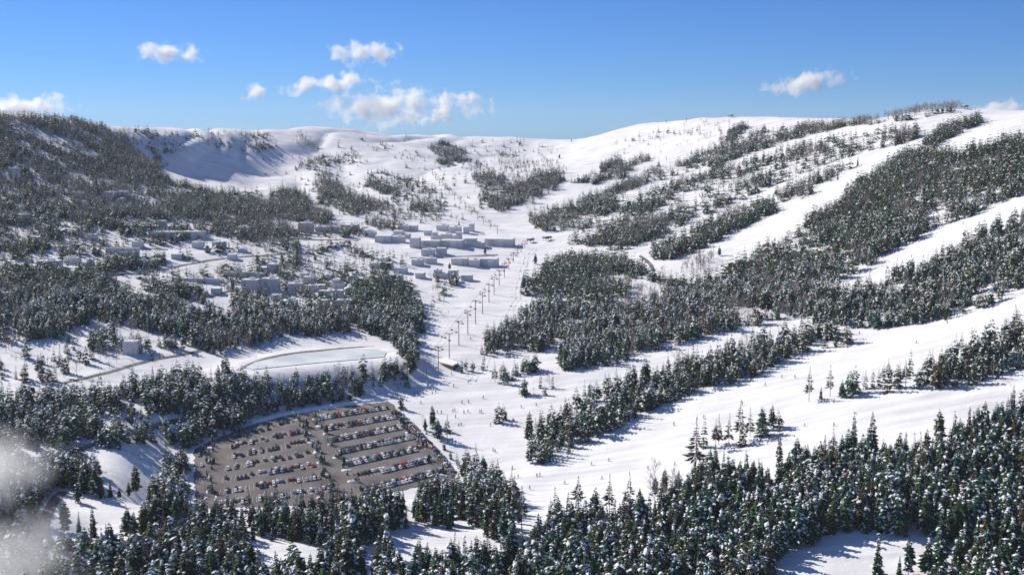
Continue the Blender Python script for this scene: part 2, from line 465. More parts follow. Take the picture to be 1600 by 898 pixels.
# ------------------------------------------------------------------ buildings of the village: white flat-roofed blocks
# (picture left, right, roof line, foot; style)  styles: b block, s set back upper storey, l long terrace, t tower, g gabled, w retaining wall, r round-cornered pavilion
BLD = [
 (683,700,352,361,'b'),(702,720,355,364,'b'),(724,733,355,365,'b'),(733,741,350,362,'t'),(663,674,361,368,'b'),(674,690,363,376,'s'),(690,705,366,377,'b'),(706,721,363,374,'s'),
 (627,641,353,361,'b'),(643,652,353,361,'b'),(614,640,361,372,'s'),(586,611,369,379,'l'),(613,632,370,379,'b'),(568,587,357,370,'g'),(641,656,372,387,'b'),(658,687,376,385,'l'),
 (689,724,375,386,'l'),(726,757,372,386,'s'),(759,803,374,385,'l'),(659,679,390,400,'b'),(682,697,388,398,'b'),(706,731,404,414,'l'),(733,750,406,417,'b'),(752,778,405,417,'l'),
 (644,660,406,415,'b'),(663,681,404,412,'b'),(616,635,419,427,'b'),(605,628,430,441,'b'),(578,612,411,419,'l'),
 (677,699,422,434,'s'),(701,715,423,433,'b'),(704,717,434,441,'r'),(719,739,430,439,'r'),(650,663,427,435,'b'),
 (467,488,348,363,'b'),(492,529,354,363,'l'),(532,560,352,361,'l'),
 (405,436,412,425,'s'),(400,415,427,436,'l'),(408,435,435,454,'b'),(378,404,437,456,'b'),
 (450,472,443,456,'b'),(474,498,433,444,'b'),(482,508,446,455,'l'),(498,515,455,464,'b'),(518,540,437,451,'s'),(520,536,454,464,'b'),(538,552,447,460,'g'),(440,463,470,480,'b'),(525,551,469,481,'l'),(445,475,486,494,'l'),
 (232,274,361,371,'l'),(276,318,361,373,'l'),(278,344,432,441,'w'),(348,398,424,433,'w'),(58,92,408,421,'b'),(100,121,403,412,'b'),
 (45,60,371,380,'b'),(92,108,384,393,'b'),(128,144,407,416,'s'),(206,222,377,387,'b'),(300,317,378,388,'b'),(331,352,378,387,'l'),(268,284,397,405,'b'),(214,231,407,415,'b'),(136,150,366,375,'b'),(70,84,352,361,'b'),(245,258,345,354,'b'),(355,368,398,406,'b'),(372,384,386,394,'g'),
 (470,481,428,435,'b'),(505,517,427,436,'g'),(545,556,427,437,'s'),(424,439,461,470,'b'),(498,511,470,479,'b'),(560,572,451,460,'g'),(330,344,451,460,'b'),(592,604,403,410,'g'),
 (162,181,299,311,'b'),(184,208,298,312,'s'),(112,130,301,309,'b'),(14,28,261,275,'b'),(27,45,334,347,'b'),(370,390,355,369,'b'),(193,215,533,554,'b'),(0,11,458,471,'b'),(165,218,384,398,'w'),(185,194,310,318,'t'),
]
def wall_mesh(w, d, h, style, mb):
    """walls as upright bays between shallow piers, so the front is not one flat face"""
    n = max(2, int(round(w / 4.5)))
    mb.box(-w / 2, w / 2, -d / 2, d / 2, -4.0, h)
    if style != 'w':
        for i in range(n + 1):
            x = -w / 2 + w * i / n
            mb.box(x - 0.22, x + 0.22, -d / 2 - 0.28, -d / 2 + 0.01, -4.0, h - 0.3)
        m = max(2, int(round(d / 5)))
        for i in range(m + 1):
            y = -d / 2 + d * i / m
            for s in (-1, 1):
                mb.box(s * w / 2 - (0.01 if s > 0 else 0.24), s * w / 2 + (0.24 if s > 0 else 0.01), y - 0.2, y + 0.2, -4.0, h - 0.32)
        mb.box(-w / 2 - 0.18, w / 2 + 0.18, -d / 2 - 0.16, d / 2 + 0.16, h * 0.48, h * 0.48 + 0.3)
def snow_roof(mb, x0, x1, y0, y1, z, t=0.55):
    mb.box(x0 - 0.4, x1 + 0.4, y0 - 0.4, y1 + 0.4, z - 0.05, z + 0.3)
    mb.box(x0 - 0.3, x1 + 0.3, y0 - 0.3, y1 + 0.3, z + 0.28, z + 0.28 + t, 0, 0.5)
BPLOTS = []
def building(u0, u1, vt, vb, style, i):
    p = at((u0 + u1) / 2, vb)
    mpp = p[1] * 1.01 / FPX
    w = (u1 - u0) * mpp; h = (vb - vt) * mpp * 0.95
    if style == 'w':
        d = 3.0
    else:
        d = min(max(9, w * 0.55), 15)
    r = random.Random(i * 7 + 1)
    rz = r.uniform(-0.12, 0.16) + (-0.12 if u0 > 560 else 0.0)
    name = {'b': 'flat_roofed_house', 's': 'stepped_house', 'l': 'terrace_building', 't': 'stair_tower', 'g': 'gabled_house', 'w': 'retaining_wall', 'r': 'pavilion'}[style]
    c = np.array([p[0], p[1] + d / 2])
    zb = min(float(ground(c[0] + sx * w / 2, c[1] + sy * d / 2)) for sx in (-1, 1) for sy in (-1, 0)) + 0.3
    zb = max(zb, p[2] - 2.5)
    root = empty(name, (c[0], c[1], zb), rz)
    wl, rf = MB(), MB()
    if style == 's':
        h1 = h * 0.58
        wall_mesh(w, d, h1, style, wl)
        k = r.choice((-1, 1))
        x0, x1 = (-w / 2, w * 0.12) if k < 0 else (-w * 0.12, w / 2)
        wl.box(x0 + 0.5, x1 - 0.5, -d / 2 + 1.4, d / 2 - 0.5, h1 - 0.02, h)
        snow_roof(rf, -w / 2, w / 2, -d / 2, d / 2, h1, 0.35)
        up = MB(); snow_roof(up, x0 + 0.5, x1 - 0.5, -d / 2 + 1.4, d / 2 - 0.5, h)
        up.build('upper_roof', M_lump, root)
    elif style == 'g':
        wall_mesh(w, d, h * 0.68, style, wl)
        hh = h * 0.68
        rf.add([(-w / 2 - .5, -d / 2 - .5, hh), (w / 2 + .5, -d / 2 - .5, hh), (w / 2 + .5, d / 2 + .5, hh), (-w / 2 - .5, d / 2 + .5, hh), (0, -d / 2 - .5, h), (0, d / 2 + .5, h)],
               [(0, 1, 4), (1, 2, 5, 4), (2, 3, 5), (3, 0, 4, 5), (3, 2, 1, 0)])
    elif style == 'r':
        n = 14
        vs = [(w / 2 * math.copysign(abs(math.cos(2 * math.pi * k / n)) ** .6, math.cos(2 * math.pi * k / n)), d / 2 * math.copysign(abs(math.sin(2 * math.pi * k / n)) ** .6, math.sin(2 * math.pi * k / n))) for k in range(n)]
        wl.add([(x, y, -3) for x, y in vs] + [(x, y, h) for x, y in vs], [(k, (k + 1) % n, n + (k + 1) % n, n + k) for k in range(n)] + [tuple(range(n, 2 * n))])
        rf.add([(x * 1.07, y * 1.07, h + .02) for x, y in vs] + [(x * 1.05, y * 1.05, h + .5) for x, y in vs] + [(0, 0, h + 0.9)], [(k, (k + 1) % n, n + (k + 1) % n, n + k) for k in range(n)] + [(n + k, n + (k + 1) % n, 2 * n) for k in range(n)] + [tuple(range(n))[::-1]])
    else:
        wall_mesh(w, d, h, style, wl)
        if style == 'l' and w > 18:
            q = r.uniform(-.15, .15) * w
            wl.box(q - w * .16, q + w * .16, -d / 2 - 1.6, -d / 2 + 0.02, -4, h * .8)
            snow_roof(rf, q - w * .16, q + w * .16, -d / 2 - 1.6, -d / 2 - 0.5, h * .8, 0.3)
        if style == 'b' and w > 12:
            wl.box(-w * .1, w * .2, d * .05, d * .32, h - 0.02, h + 2.0); 
            ch = MB(); snow_roof(ch, -w * .1, w * .2, d * .05, d * .32, h + 2.0, .3); ch.build('roof_hatch', M_lump, root)
        snow_roof(rf, -w / 2, w / 2, -d / 2, d / 2, h)
    wl.build('wall', M_wall, root); rf.build('coping' if style == 'w' else 'roof', M_lump, root)
    BPLOTS.append((c[0], c[1], max(w, d) * 0.5 + 1.5, w / 2 + 2.5, d / 2 + 2.5, rz))
    return root, name, w, h
def area_of(u, v):
    if v < 345 and u < 300: return 'high in the forest on the left flank'
    if u > 560:
        if v < 372: return 'in the back row of the village'
        if v < 388: return 'in the middle row of the village'
        if v < 403: return 'on open snow below the middle row'
        if v < 420: return 'along the lower lane of the village'
        return 'at the village edge by the lift line'
    if u >= 440:
        if v < 380: return 'at the forest edge behind the village'
        return 'on the wooded shelf below the village'
    if u >= 340: return 'by the village road on the left shelf'
    if v > 500: return 'in the shaded clearing on the left'
    return 'among the trees of the upper left shelf'
ORD = ['first', 'second', 'third', 'fourth', 'fifth', 'sixth', 'seventh', 'eighth', 'ninth', 'tenth', 'eleventh', 'twelfth', 'thirteenth', 'fourteenth', 'fifteenth', 'sixteenth', 'seventeenth', 'eighteenth', 'nineteenth', 'twentieth'] + ['later'] * 40
LOOK = {'b': 'white flat-roofed block', 's': 'white stepped house', 'l': 'long low white terrace', 't': 'slim white tower', 'g': 'white house with gabled roof', 'w': 'long pale retaining wall', 'r': 'small rounded white pavilion'}
CATB = {'w': 'wall', 't': 'tower'}
built = []
for i, (u0, u1, vt, vb, st) in enumerate(BLD):
    o, nm, w_, h_ = building(u0, u1, vt, vb, st, i)
    built.append((area_of((u0 + u1) / 2, vb), st, (u0 + u1) / 2, o))
byk = {}
for ar, st, u, o in built: byk.setdefault((ar, st), []).append((u, o))
for (ar, st), L in byk.items():
    L.sort(key=lambda t: t[0])
    for k, (u, o) in enumerate(L):
        lab = LOOK[st] + ' ' + ar
        if len(L) > 1: lab = LOOK[st] + (', %s from the left, ' % ORD[k] if k else ', leftmost, ') + ar
        tag(o, lab, CATB.get(st, 'building'), None if st == 'w' else 'white buildings of the ski village')

# ------------------------------------------------------------------ trees: shapes
GREENS = np.array([1.45, 1.4, 1.1]) * np.array([(0.024, 0.048, 0.026), (0.017, 0.055, 0.038), (0.042, 0.052, 0.020), (0.014, 0.060, 0.052), (0.052, 0.040, 0.024), (0.020, 0.050, 0.026), (0.030, 0.068, 0.030)])
def conifer(seed, layers, nb, bare=0.06, R=0.16, snow=0.5, lod=0, sparse=0.0, up=0.0, bushy=0.0, lump=0.0):
    """crown of a conifer of height 1: whorls of drooping branch sprays, some carrying snow. -> V, T, mat(0 needle, 1 snow)"""
    r = np.random.default_rng(seed)
    V = []; T = []; M = []
    def tri(vs, ts, m):
        k = len(V); V.extend(vs)
        for t in ts: T.append((t[0] + k, t[1] + k, t[2] + k)); M.append(m)
    lean = r.normal(0, 0.012, 2)
    side = r.uniform(0, 2 * np.pi)
    for i in range(layers):
        f = (i + r.uniform(-0.25, 0.25)) / layers
        h = bare + (1 - bare) * f * 0.985
        rad = R * (1 - f) ** 0.8 * r.uniform(0.75, 1.15) + 0.012
        if bushy: rad = R * (0.45 + 0.75 * math.sin(math.pi * min(1, (0.12 + f * 0.86)) ** 0.9)) * (1 - f ** 5) * r.uniform(0.6, 1.25) + 0.015
        if sparse: rad *= (0.55 + 0.75 * math.sin(math.pi * min(1, 0.25 + f)))
        k = max(3, int(round(nb * (0.55 + 0.5 * (1 - f)))))
        a0 = r.uniform(0, 2 * np.pi)
        for j in range(k):
            if r.random() < sparse * 0.5: continue
            th = a0 + 2 * np.pi * (j + r.uniform(-0.3, 0.3)) / k
            rr = rad * r.uniform(0.65, 1.2) * (1 + 0.15 * math.cos(th - side))
            d = np.array([math.cos(th), math.sin(th), 0.0]); s = np.array([-d[1], d[0], 0.0])
            o = np.array([lean[0] * h, lean[1] * h, h])
            dr = r.uniform(0.25, 0.6) - up
            tip = o + d * rr + np.array([0, 0, -dr * rr])
            mid = o + d * rr * 0.55 + np.array([0, 0, -dr * rr * 0.32])
            w = (0.30 - 0.12 * bool(sparse) - (0.1 if lod == 0 else 0)) * rr + 0.006
            if lod == 2: w *= 1.35
            dl = np.array([0, 0, -0.35 * w])
            tri([o, mid + s * w + dl, tip, mid - s * w + dl, mid], [(0, 1, 4), (1, 2, 4), (0, 4, 3), (4, 2, 3)] if lod == 0 else [(0, 1, 2), (0, 2, 3)], 0)
            if lod < 2 or r.random() < 0.5:
                dn = np.array([0, 0, -(0.34 if not sparse else 0.15) * rr - 0.012])
                tri([o, mid + dn + s * r.uniform(-0.3, 0.3) * w, tip], [(0, 1, 2)], 0)
            if r.random() < snow:
                q = r.uniform(0.45, 0.95); off = np.array([0, 0, 0.007 + 0.010 * r.random()])
                p0 = o + (tip - o) * r.uniform(0.15, 0.45) + off; p2 = o + (tip - o) * r.uniform(0.75, 1.03) + off * 0.6
                pm = (p0 + p2) / 2 + np.array([0, 0, 0.04 * rr]); sw = s * w * q
                if lod == 0:
                    tri([p0, pm + sw + dl * q * 0.6, p2, pm - sw + dl * q * 0.6, pm + off * 0.7], [(0, 1, 4), (1, 2, 4), (2, 3, 4), (3, 0, 4)], 1)
                else:
                    tri([p0, pm + sw + dl * q * 0.5, p2, pm - sw + dl * q * 0.5], [(0, 1, 2), (0, 2, 3)], 1)
            if lump and r.random() < lump:
                q = r.uniform(0.018, 0.046) * (1.2 if lod else 1); c = o + (tip - o) * r.uniform(0.55, 1.0) + np.array([0, 0, q * .5]); e = r.uniform(.8, 1.5, 3) * q; e[2] *= .6
                u_ = (tip - o) / (np.linalg.norm(tip - o) + 1e-9) * q * r.uniform(1.1, 2.1); s_ = s * e[1]
                tri([c + u_, c + s_, c - u_, c - s_, c + [0, 0, e[2]]], [(0, 1, 4), (1, 2, 4), (2, 3, 4), (3, 0, 4)], 1)
    # leader
    w = 0.012
    o = np.array([lean[0], lean[1], 0.0])
    tri([o + [w, 0, 0.93], o + [-w * .5, w * .8, 0.93], o + [-w * .5, -w * .8, 0.93], o * 1 + [0, 0, 1.0]], [(0, 1, 3), (1, 2, 3), (2, 0, 3)], 0)
    return np.array(V), np.array(T), np.array(M)
def trunk_geo(top, r0, sides=5):
    V = []; T = []
    for k in range(sides):
        a = 2 * math.pi * k / sides
        V.append((math.cos(a) * r0, math.sin(a) * r0, -0.06))
    for k in range(sides):
        a = 2 * math.pi * k / sides
        V.append((math.cos(a) * r0 * 0.25, math.sin(a) * r0 * 0.25, top))
    for k in range(sides):
        l = (k + 1) % sides
        T += [(k, l, sides + l), (k, sides + l, sides + k)]
    return np.array(V), np.array(T), np.full(len(T), 2)
def bare_tree(seed, nbr, ntw, wid):
    r = np.random.default_rng(seed); V = []; T = []
    def limb(a, b, w0):
        a = np.asarray(a); b = np.asarray(b); d = b - a; d /= np.linalg.norm(d) + 1e-9
        x = np.cross(d, r.normal(size=3)); x /= np.linalg.norm(x); y = np.cross(d, x)
        k = len(V); V.extend([a + x * w0, a - x * w0 * .5 + y * w0 * .87, a - x * w0 * .5 - y * w0 * .87, b])
        T.extend([(k, k + 1, k + 3), (k + 1, k + 2, k + 3), (k + 2, k, k + 3)])
    for i in range(nbr):
        h = r.uniform(0.22, 0.9); th = r.uniform(0, 2 * np.pi); L = (0.34 * (1 - h) + 0.14) * r.uniform(0.8, 1.2)
        up = r.uniform(0.6, 1.3)
        d = np.array([math.cos(th), math.sin(th), up]); d /= np.linalg.norm(d)
        a = np.array([0, 0, h * 0.9]); b = a + d * L
        limb(a, b, wid * 1.5)
        for j in range(ntw):
            q = a + (b - a) * r.uniform(0.25, 1.0)
            e = d + r.normal(0, 0.55, 3); e[2] += 0.25; e /= np.linalg.norm(e)
            limb(q, q + e * L * r.uniform(0.3, 0.7), wid * 0.8)
    return np.array(V), np.array(T), np.zeros(len(T), int)

SPR = [[conifer(100 + k, (21, 18)[k % 2], (9, 10)[k % 2], (0.05, 0.14)[k % 2], R=(0.15, 0.15, 0.135, 0.155, 0.165, 0.145, 0.14, 0.16, 0.16, 0.14)[k], snow=(0.08, 0.12, 0.04, 0.14, 0.06, 0.05, 0.3, 0.12)[k % 8], lod=0, bushy=k % 2, lump=(.05, .15, .03, .2, .05, .06, .16, .17, .06, .1)[k]) for k in range(10)],
       [conifer(200 + k, 10, 6, 0.06, R=(0.18, 0.21, 0.16)[k % 3], snow=(0.16, 0.26, 0.1, 0.2)[k % 4], lod=1, bushy=k % 2, lump=(.14, .24)[k % 2]) for k in range(8)],
       [conifer(300 + k, 6, 5, 0.04, R=0.25, snow=(0.2, 0.3, 0.14)[k % 3], lod=2, bushy=(k % 3 == 1), lump=(.1, .16, .06)[k % 3]) for k in range(6)]]
PIN = [conifer(400 + k, 17, 8, (0.3, 0.36, 0.25, 0.2)[k % 4], R=0.155, snow=0.2, lod=0, sparse=0.5, up=0.3) for k in range(6)]
BAR = [[bare_tree(500 + k, 16, 6, 0.0042) for k in range(5)], [bare_tree(520 + k, 11, 4, 0.0065) for k in range(4)], [bare_tree(540 + k, 7, 3, 0.011) for k in range(4)]]

# ------------------------------------------------------------------ trees: where they stand (outlines of the stands on the ground)
S_, B_, X_ = 's', 'b', 'x'
# (outline, density 0..1, share of bare trees, share of tall pines, height factor)
STANDS = [
 ([(400,215),(880,222),(880,300),(800,330),(740,350),(560,345),(420,330)], .022,.3,0,1),
 ([(960,225),(1040,195),(1150,190),(1200,235),(1050,268),(950,300)], .03,.5,0,1),
 # far headwall and saddle
 ([(455,262),(500,245),(560,243),(562,252),(520,262),(500,268),(470,270)], .6,.35,0,1),
 ([(490,268),(520,270),(535,300),(560,310),(600,315),(640,345),(630,362),(585,362),(570,345),(540,335),(500,320),(495,290)], .55,.4,0,1),
 ([(400,300),(420,305),(460,300),(500,325),(520,345),(515,352),(470,347),(430,345),(400,330)], .55,.4,0,1),
 ([(570,270),(600,265),(640,280),(690,300),(695,325),(670,345),(640,335),(600,305),(575,295)], .17,.2,0,1),
 ([(570,282),(600,290),(618,300),(610,305),(580,298)], .6,.2,0,1),
 ([(640,312),(665,318),(670,330),(650,328)], .7,.2,0,1),
 ([(668,228),(700,222),(728,238),(726,248),(712,255),(690,258),(680,248)], .7,.25,0,1),
 ([(175,204),(270,208),(340,208),(420,210),(430,230),(410,240),(330,228),(260,240),(210,232)], .3,.5,0,1),
 ([(215,228),(250,225),(262,262),(250,265),(235,245)], .5,.4,0,1),
 ([(460,212),(478,210),(490,232),(480,240)], .5,.7,0,1),
 ([(615,217),(645,217),(640,224),(620,222)], .4,.9,0,1),
 ([(740,250),(760,235),(800,225),(860,245),(870,265),(840,290),(760,280),(738,270)], .1,.7,0,1),
 ([(738,275),(770,272),(800,285),(850,275),(875,268),(880,285),(860,298),(820,315),(800,325),(775,335),(760,320),(742,295)], .65,.3,0,1),
 # slope of diagonal stripes
 ([(822,330),(850,325),(880,325),(920,308),(960,295),(1000,275),(1028,262),(1032,268),(990,295),(950,318),(925,333),(900,352),(885,364),(850,364),(830,352)], .6,.3,0,1),
 ([(922,288),(965,262),(1008,245),(1012,250),(970,280),(930,290)], .55,.3,0,1.25),
 ([(935,265),(965,252),(970,258),(940,270)], .9,.2,0,1.25),
 ([(900,285),(925,270),(932,275),(905,290)], .6,.2,0,1),
 ([(1045,268),(1095,243),(1130,215),(1160,195),(1170,200),(1140,230),(1100,250),(1055,272)], .55,.35,0,1.25),
 ([(1080,262),(1110,245),(1150,222),(1200,205),(1300,196),(1400,186),(1448,180),(1450,188),(1400,198),(1330,210),(1250,228),(1200,236),(1150,250),(1100,262)], .58,.35,0,1.1),
 ([(890,385),(950,310),(1050,265),(1200,240),(1350,212),(1440,200),(1380,230),(1280,290),(1180,345),(1050,395),(1000,390)], .25,.3,0,1.25),
 ([(937,380),(950,362),(1000,348),(1045,348),(1040,364),(1010,387),(960,384)], .6,.35,0,1.25),
 ([(950,332),(1018,325),(1020,338),(955,338)], .5,.2,0,1.25),
 ([(1018,405),(1050,392),(1100,362),(1160,342),(1210,325),(1215,332),(1150,362),(1100,388),(1060,405),(1030,410)], .45,.3,0,1.3),
 ([(1090,300),(1140,285),(1190,272),(1195,282),(1130,305)], .5,.3,0,1.25),
 ([(1205,315),(1255,292),(1310,258),(1316,266),(1270,300),(1215,325)], .5,.3,0,1.25),
 ([(1325,242),(1352,230),(1356,238),(1330,248)], .9,.2,0,1.25),
 ([(1440,222),(1460,205),(1530,185),(1538,195),(1480,215),(1458,235)], .95,.1,0,1),
 ([(1380,182),(1450,170),(1500,168),(1500,176),(1450,180)], .4,.8,0,1),
 ([(1060,395),(1120,400),(1110,425),(1060,430)], .5,.95,0,1),
 # big forest on the slope above the broad run
 ([(855,418),(870,408),(920,403),(980,408),(1015,428),(1060,445),(1100,435),(1150,418),(1195,392),(1235,370),(1270,346),(1315,318),(1335,288),(1380,262),(1410,240),(1450,240),(1500,245),(1560,225),(1730,205),(1730,255),(1600,303),(1500,345),(1440,366),(1380,405),(1320,432),(1290,452),(1280,470),(1280,500),(1215,500),(1195,506),(1150,514),(1075,532),(1040,546),(1000,549),(985,566),(945,571),(880,581),(880,548),(893,526),(865,539),(800,553),(757,556),(757,540),(790,515),(825,492),(840,445)], 1.0,.2,.02,1),
 ([(980,440),(1030,440),(1040,470),(980,480)], .45,.75,0,1),
 ([(860,500),(900,495),(905,520),(860,520)], .6,.8,0,1),
 ([(812,460),(822,440),(842,435),(842,455),(822,470)], .5,.1,0,1),
 ([(1285,462),(1340,458),(1420,430),(1500,392),(1600,345),(1730,290),(1730,395),(1600,446),(1560,472),(1500,492),(1450,502),(1400,512),(1330,512),(1280,502)], 1.0,.06,.03,1),
 ([(1360,450),(1420,440),(1430,455),(1370,465)], .3,.6,0,1),
 # band above the middle run
 ([(828,690),(870,655),(910,625),(930,610),(960,605),(1000,595),(1060,575),(1100,565),(1160,550),(1220,532),(1290,517),(1325,522),(1330,540),(1260,548),(1200,577),(1150,597),(1120,607),(1060,627),(1000,645),(960,675),(930,692),(900,702),(860,722),(825,722)], .85,.05,.12,1),
 # clumps between
 ([(745,600),(770,590),(800,585),(830,575),(850,572),(848,580),(810,595),(770,605)], .55,.2,.1,.8),
 ([(808,612),(830,605),(870,605),(872,612),(840,618),(812,620)], .8,.05,.2,.8),
 ([(760,655),(790,655),(795,662),(765,662)], .9,.0,.0,.7),
 ([(715,580),(750,575),(752,582),(720,585)], .7,.0,.0,.7),
 ([(660,670),(700,680),(712,692),(670,688)], .9,.0,.15,.85),
 # band above the lower run
 ([(1312,622),(1335,607),(1400,588),(1470,573),(1530,548),(1600,518),(1730,470),(1730,540),(1600,578),(1520,602),(1470,607),(1400,612)], .85,.05,.15,1),
 ([(1085,700),(1150,690),(1215,668),(1220,676),(1180,695),(1110,705)], .45,.0,.45,1),
 # lower right forest
 ([(812,900),(832,875),(852,850),(875,832),(930,825),(1000,815),(1065,800),(1085,760),(1130,748),(1200,755),(1300,728),(1350,722),(1420,728),(1480,702),(1540,672),(1600,645),(1740,600),(1740,1010),(1480,1010),(1450,960),(1478,860),(1465,838),(1330,830),(1290,838),(1215,872),(1195,920),(1150,1010),(790,1010)], .95,.0,.06,1),
 ([(1462,905),(1485,850),(1530,860),(1520,1010),(1440,1010)], .8,.0,.0,1),
 # below the car park
 ([(330,826),(420,816),(480,812),(560,805),(600,800),(640,795),(710,795),(760,765),(800,790),(815,830),(770,835),(720,815),(690,830),(640,840),(598,850),(560,910),(500,990),(330,990),(260,910),(280,850)], .72,.03,.1,.9),
 ([(720,735),(760,735),(785,760),(770,770),(730,760)], .7,.05,.25,.8),
 ([(600,870),(660,880),(760,880),(810,870),(820,1000),(560,1000)], .55,.03,.15,.95),
 ([(380,850),(440,845),(520,860),(500,890),(420,890)], .0,.0,.0,1),
 # lower left
 ([(-130,705),(100,715),(140,730),(170,745),(120,765),(95,765),(75,790),(50,850),(60,905),(100,990),(-130,990)], .85,.05,.05,1),
 ([(60,905),(110,875),(170,870),(260,840),(300,820),(330,830),(280,990),(100,990)], .8,.05,.08,1),
 ([(120,770),(140,745),(170,740),(160,772)], .7,.0,.3,1),
 ([(90,830),(125,815),(140,850),(110,850)], .5,0,0,1),
 ([(190,835),(240,800),(255,735),(290,720),(296,770),(290,815),(265,828),(210,845)], .9,.02,.1,1),
 # left flank
 ([(-130,178),(60,184),(120,190),(180,206),(215,238),(245,262),(270,288),(330,302),(395,303),(410,322),(440,338),(470,382),(400,390),(335,368),(330,352),(200,342),(130,357),(60,382),(-130,392)], .68,.3,0,1),
 ([(58,212),(80,218),(108,232),(104,238),(75,228)], .05,.5,0,1),
 ([(128,238),(155,246),(150,250),(135,246)], .05,.5,0,1),
 ([(0,262),(30,262),(30,282),(0,285)], .2,.5,0,1),
 ([(-130,345),(330,352),(330,372),(150,395),(-130,400)], .26,.35,0,1),
 ([(160,352),(320,358),(318,366),(170,362)], .7,.1,0,1),
 ([(-130,395),(75,382),(78,402),(60,408),(-130,412)], .85,.1,0,1),
 ([(80,398),(150,390),(155,402),(90,408)], .7,.2,0,1),
 ([(-130,425),(50,420),(110,425),(170,410),(262,405),(262,418),(200,430),(185,440),(205,455),(245,472),(300,490),(330,515),(300,530),(230,520),(200,508),(130,508),(100,528),(40,536),(-130,540)], .95,.1,.03,1),
 ([(262,405),(330,390),(400,380),(455,372),(455,395),(400,402),(330,408)], .24,.45,0,1),
 ([(210,440),(270,428),(330,425),(450,425),(560,440),(560,470),(470,482),(400,470),(330,468),(290,478),(240,465)], .26,.35,0,1),
 ([(240,455),(275,445),(320,450),(320,475),(290,482),(250,475)], .8,.15,0,1),
 ([(360,475),(400,470),(440,480),(440,500),(400,500),(365,492)], .85,.1,0,1),
 ([(300,492),(400,498),(480,480),(540,480),(560,498),(540,528),(500,530),(470,520),(440,530),(400,545),(330,555),(290,545),(310,520)], .8,.2,.02,1),
 ([(548,445),(600,435),(640,455),(660,478),(658,520),(640,540),(600,530),(560,515),(550,490)], 1.0,.06,.02,1),
 ([(480,395),(510,385),(560,385),(570,398),(540,412),(500,408)], .4,.2,0,1),
 ([(400,380),(470,378),(470,420),(400,425)], .26,.3,0,1),
 ([(612,535),(655,530),(652,565),(640,592),(625,600),(568,607),(563,622),(517,631),(470,637),(395,655),(365,675),(300,700),(250,695),(150,700),(-130,710),(-130,645),(-130,632),(40,624),(100,624),(160,620),(230,606),(300,588),(345,580),(372,602),(430,602),(500,597),(560,588),(606,581),(640,572)], .95,.06,.05,1),
 ([(150,640),(215,620),(230,650),(170,675),(130,690)], .35,.2,.15,1),
 ([(100,690),(200,665),(190,690),(110,705)], .4,.1,.05,1),
 ([(520,585),(555,580),(560,610),(525,615)], .5,.9,0,1),
 ([(-130,540),(100,532),(200,512),(250,535),(250,560),(110,592),(-130,600)], .12,.75,0,1),
 ([(40,590),(110,575),(115,592),(50,602)], .7,.05,.2,.9),
 ([(210,535),(245,530),(290,545),(285,560),(215,552)], .7,.1,0,.9),
 ([(140,530),(180,530),(185,545),(145,548)], .5,.4,0,.9),
 ([(480,405),(560,398),(640,402),(640,420),(560,440),(480,430)], .13,.3,0,1),
 ([(560,340),(640,350),(690,352),(690,345),(640,335)], .2,.3,0,1),
 ([(672,440),(710,440),(700,495),(660,500)], .22,.95,0,.8),
 ([(612,630),(622,628),(665,662),(700,700),(728,740),(720,748),(700,728),(665,690),(640,664)], .8,.45,.1,.5),
 ([(1120,352),(1200,318),(1260,292),(1262,300),(1205,330),(1130,362)], .45,.3,0,1.25),
 ([(1350,236),(1400,216),(1440,205),(1442,212),(1400,226),(1354,246)], .5,.45,0,1.2),
 ([(640,795),(700,770),(760,745),(785,760),(805,800),(814,838),(790,852),(740,828),(690,812),(640,815)], .75,.05,.15,.95),
 ([(440,606),(500,600),(560,590),(606,583),(640,575),(640,592),(625,600),(568,607),(563,622),(517,631),(470,637),(420,645),(400,620)], 2.2,.06,.05,1),
 ([(462,362),(568,360),(568,371),(462,372)], .4,.8,0,1),
 ([(1010,760),(1060,760),(1060,785),(1015,785)], .5,.6,.1,.8),
 ([(1120,470),(1180,478),(1190,492),(1120,500)], .5,.5,0,1),
]
STANDS = [(np.array([(u + 200, v - 45) if u >= 1700 else ((u - 150, v) if u <= -120 else (u, v)) for u, v in p], float), *r) for p, *r in STANDS]   # stands run on beyond the frame
CLEAR = [
 [(600,828),(650,820),(690,822),(740,838),(785,858),(790,885),(700,892),(640,890),(606,855)],
 [(382,848),(440,846),(525,858),(512,915),(395,915)],
 [(556,852),(598,850),(600,880),(560,900)],  # open snow inside the stands: runs, gaps, building plots
 [(172,436),(240,428),(330,409),(330,401),(240,420),(172,428)],
 [(175,435),(215,436),(235,470),(215,472)],
 [(950,463),(975,463),(978,477),(950,477)],
 [(1225,388),(1290,385),(1285,395),(1225,396)],
 [(1150,485),(1215,488),(1205,497),(1150,500)],
 [(150,745),(225,712),(262,705),(258,740),(225,778),(160,772)],
 [(92,795),(130,786),(205,780),(235,785),(240,812),(200,838),(120,853),(88,848)],
 [(105,868),(160,866),(215,850),(265,832),(270,850),(215,878),(150,895),(105,890)],
 [(220,840),(270,815),(275,828),(225,850)],
 [(215,705),(255,700),(265,712),(230,722)],
]
def strip(px, w):
    px = np.array(px, float)
    return [(u, v - w / 2) for u, v in px] + [(u, v + w / 2) for u, v in px[::-1]]
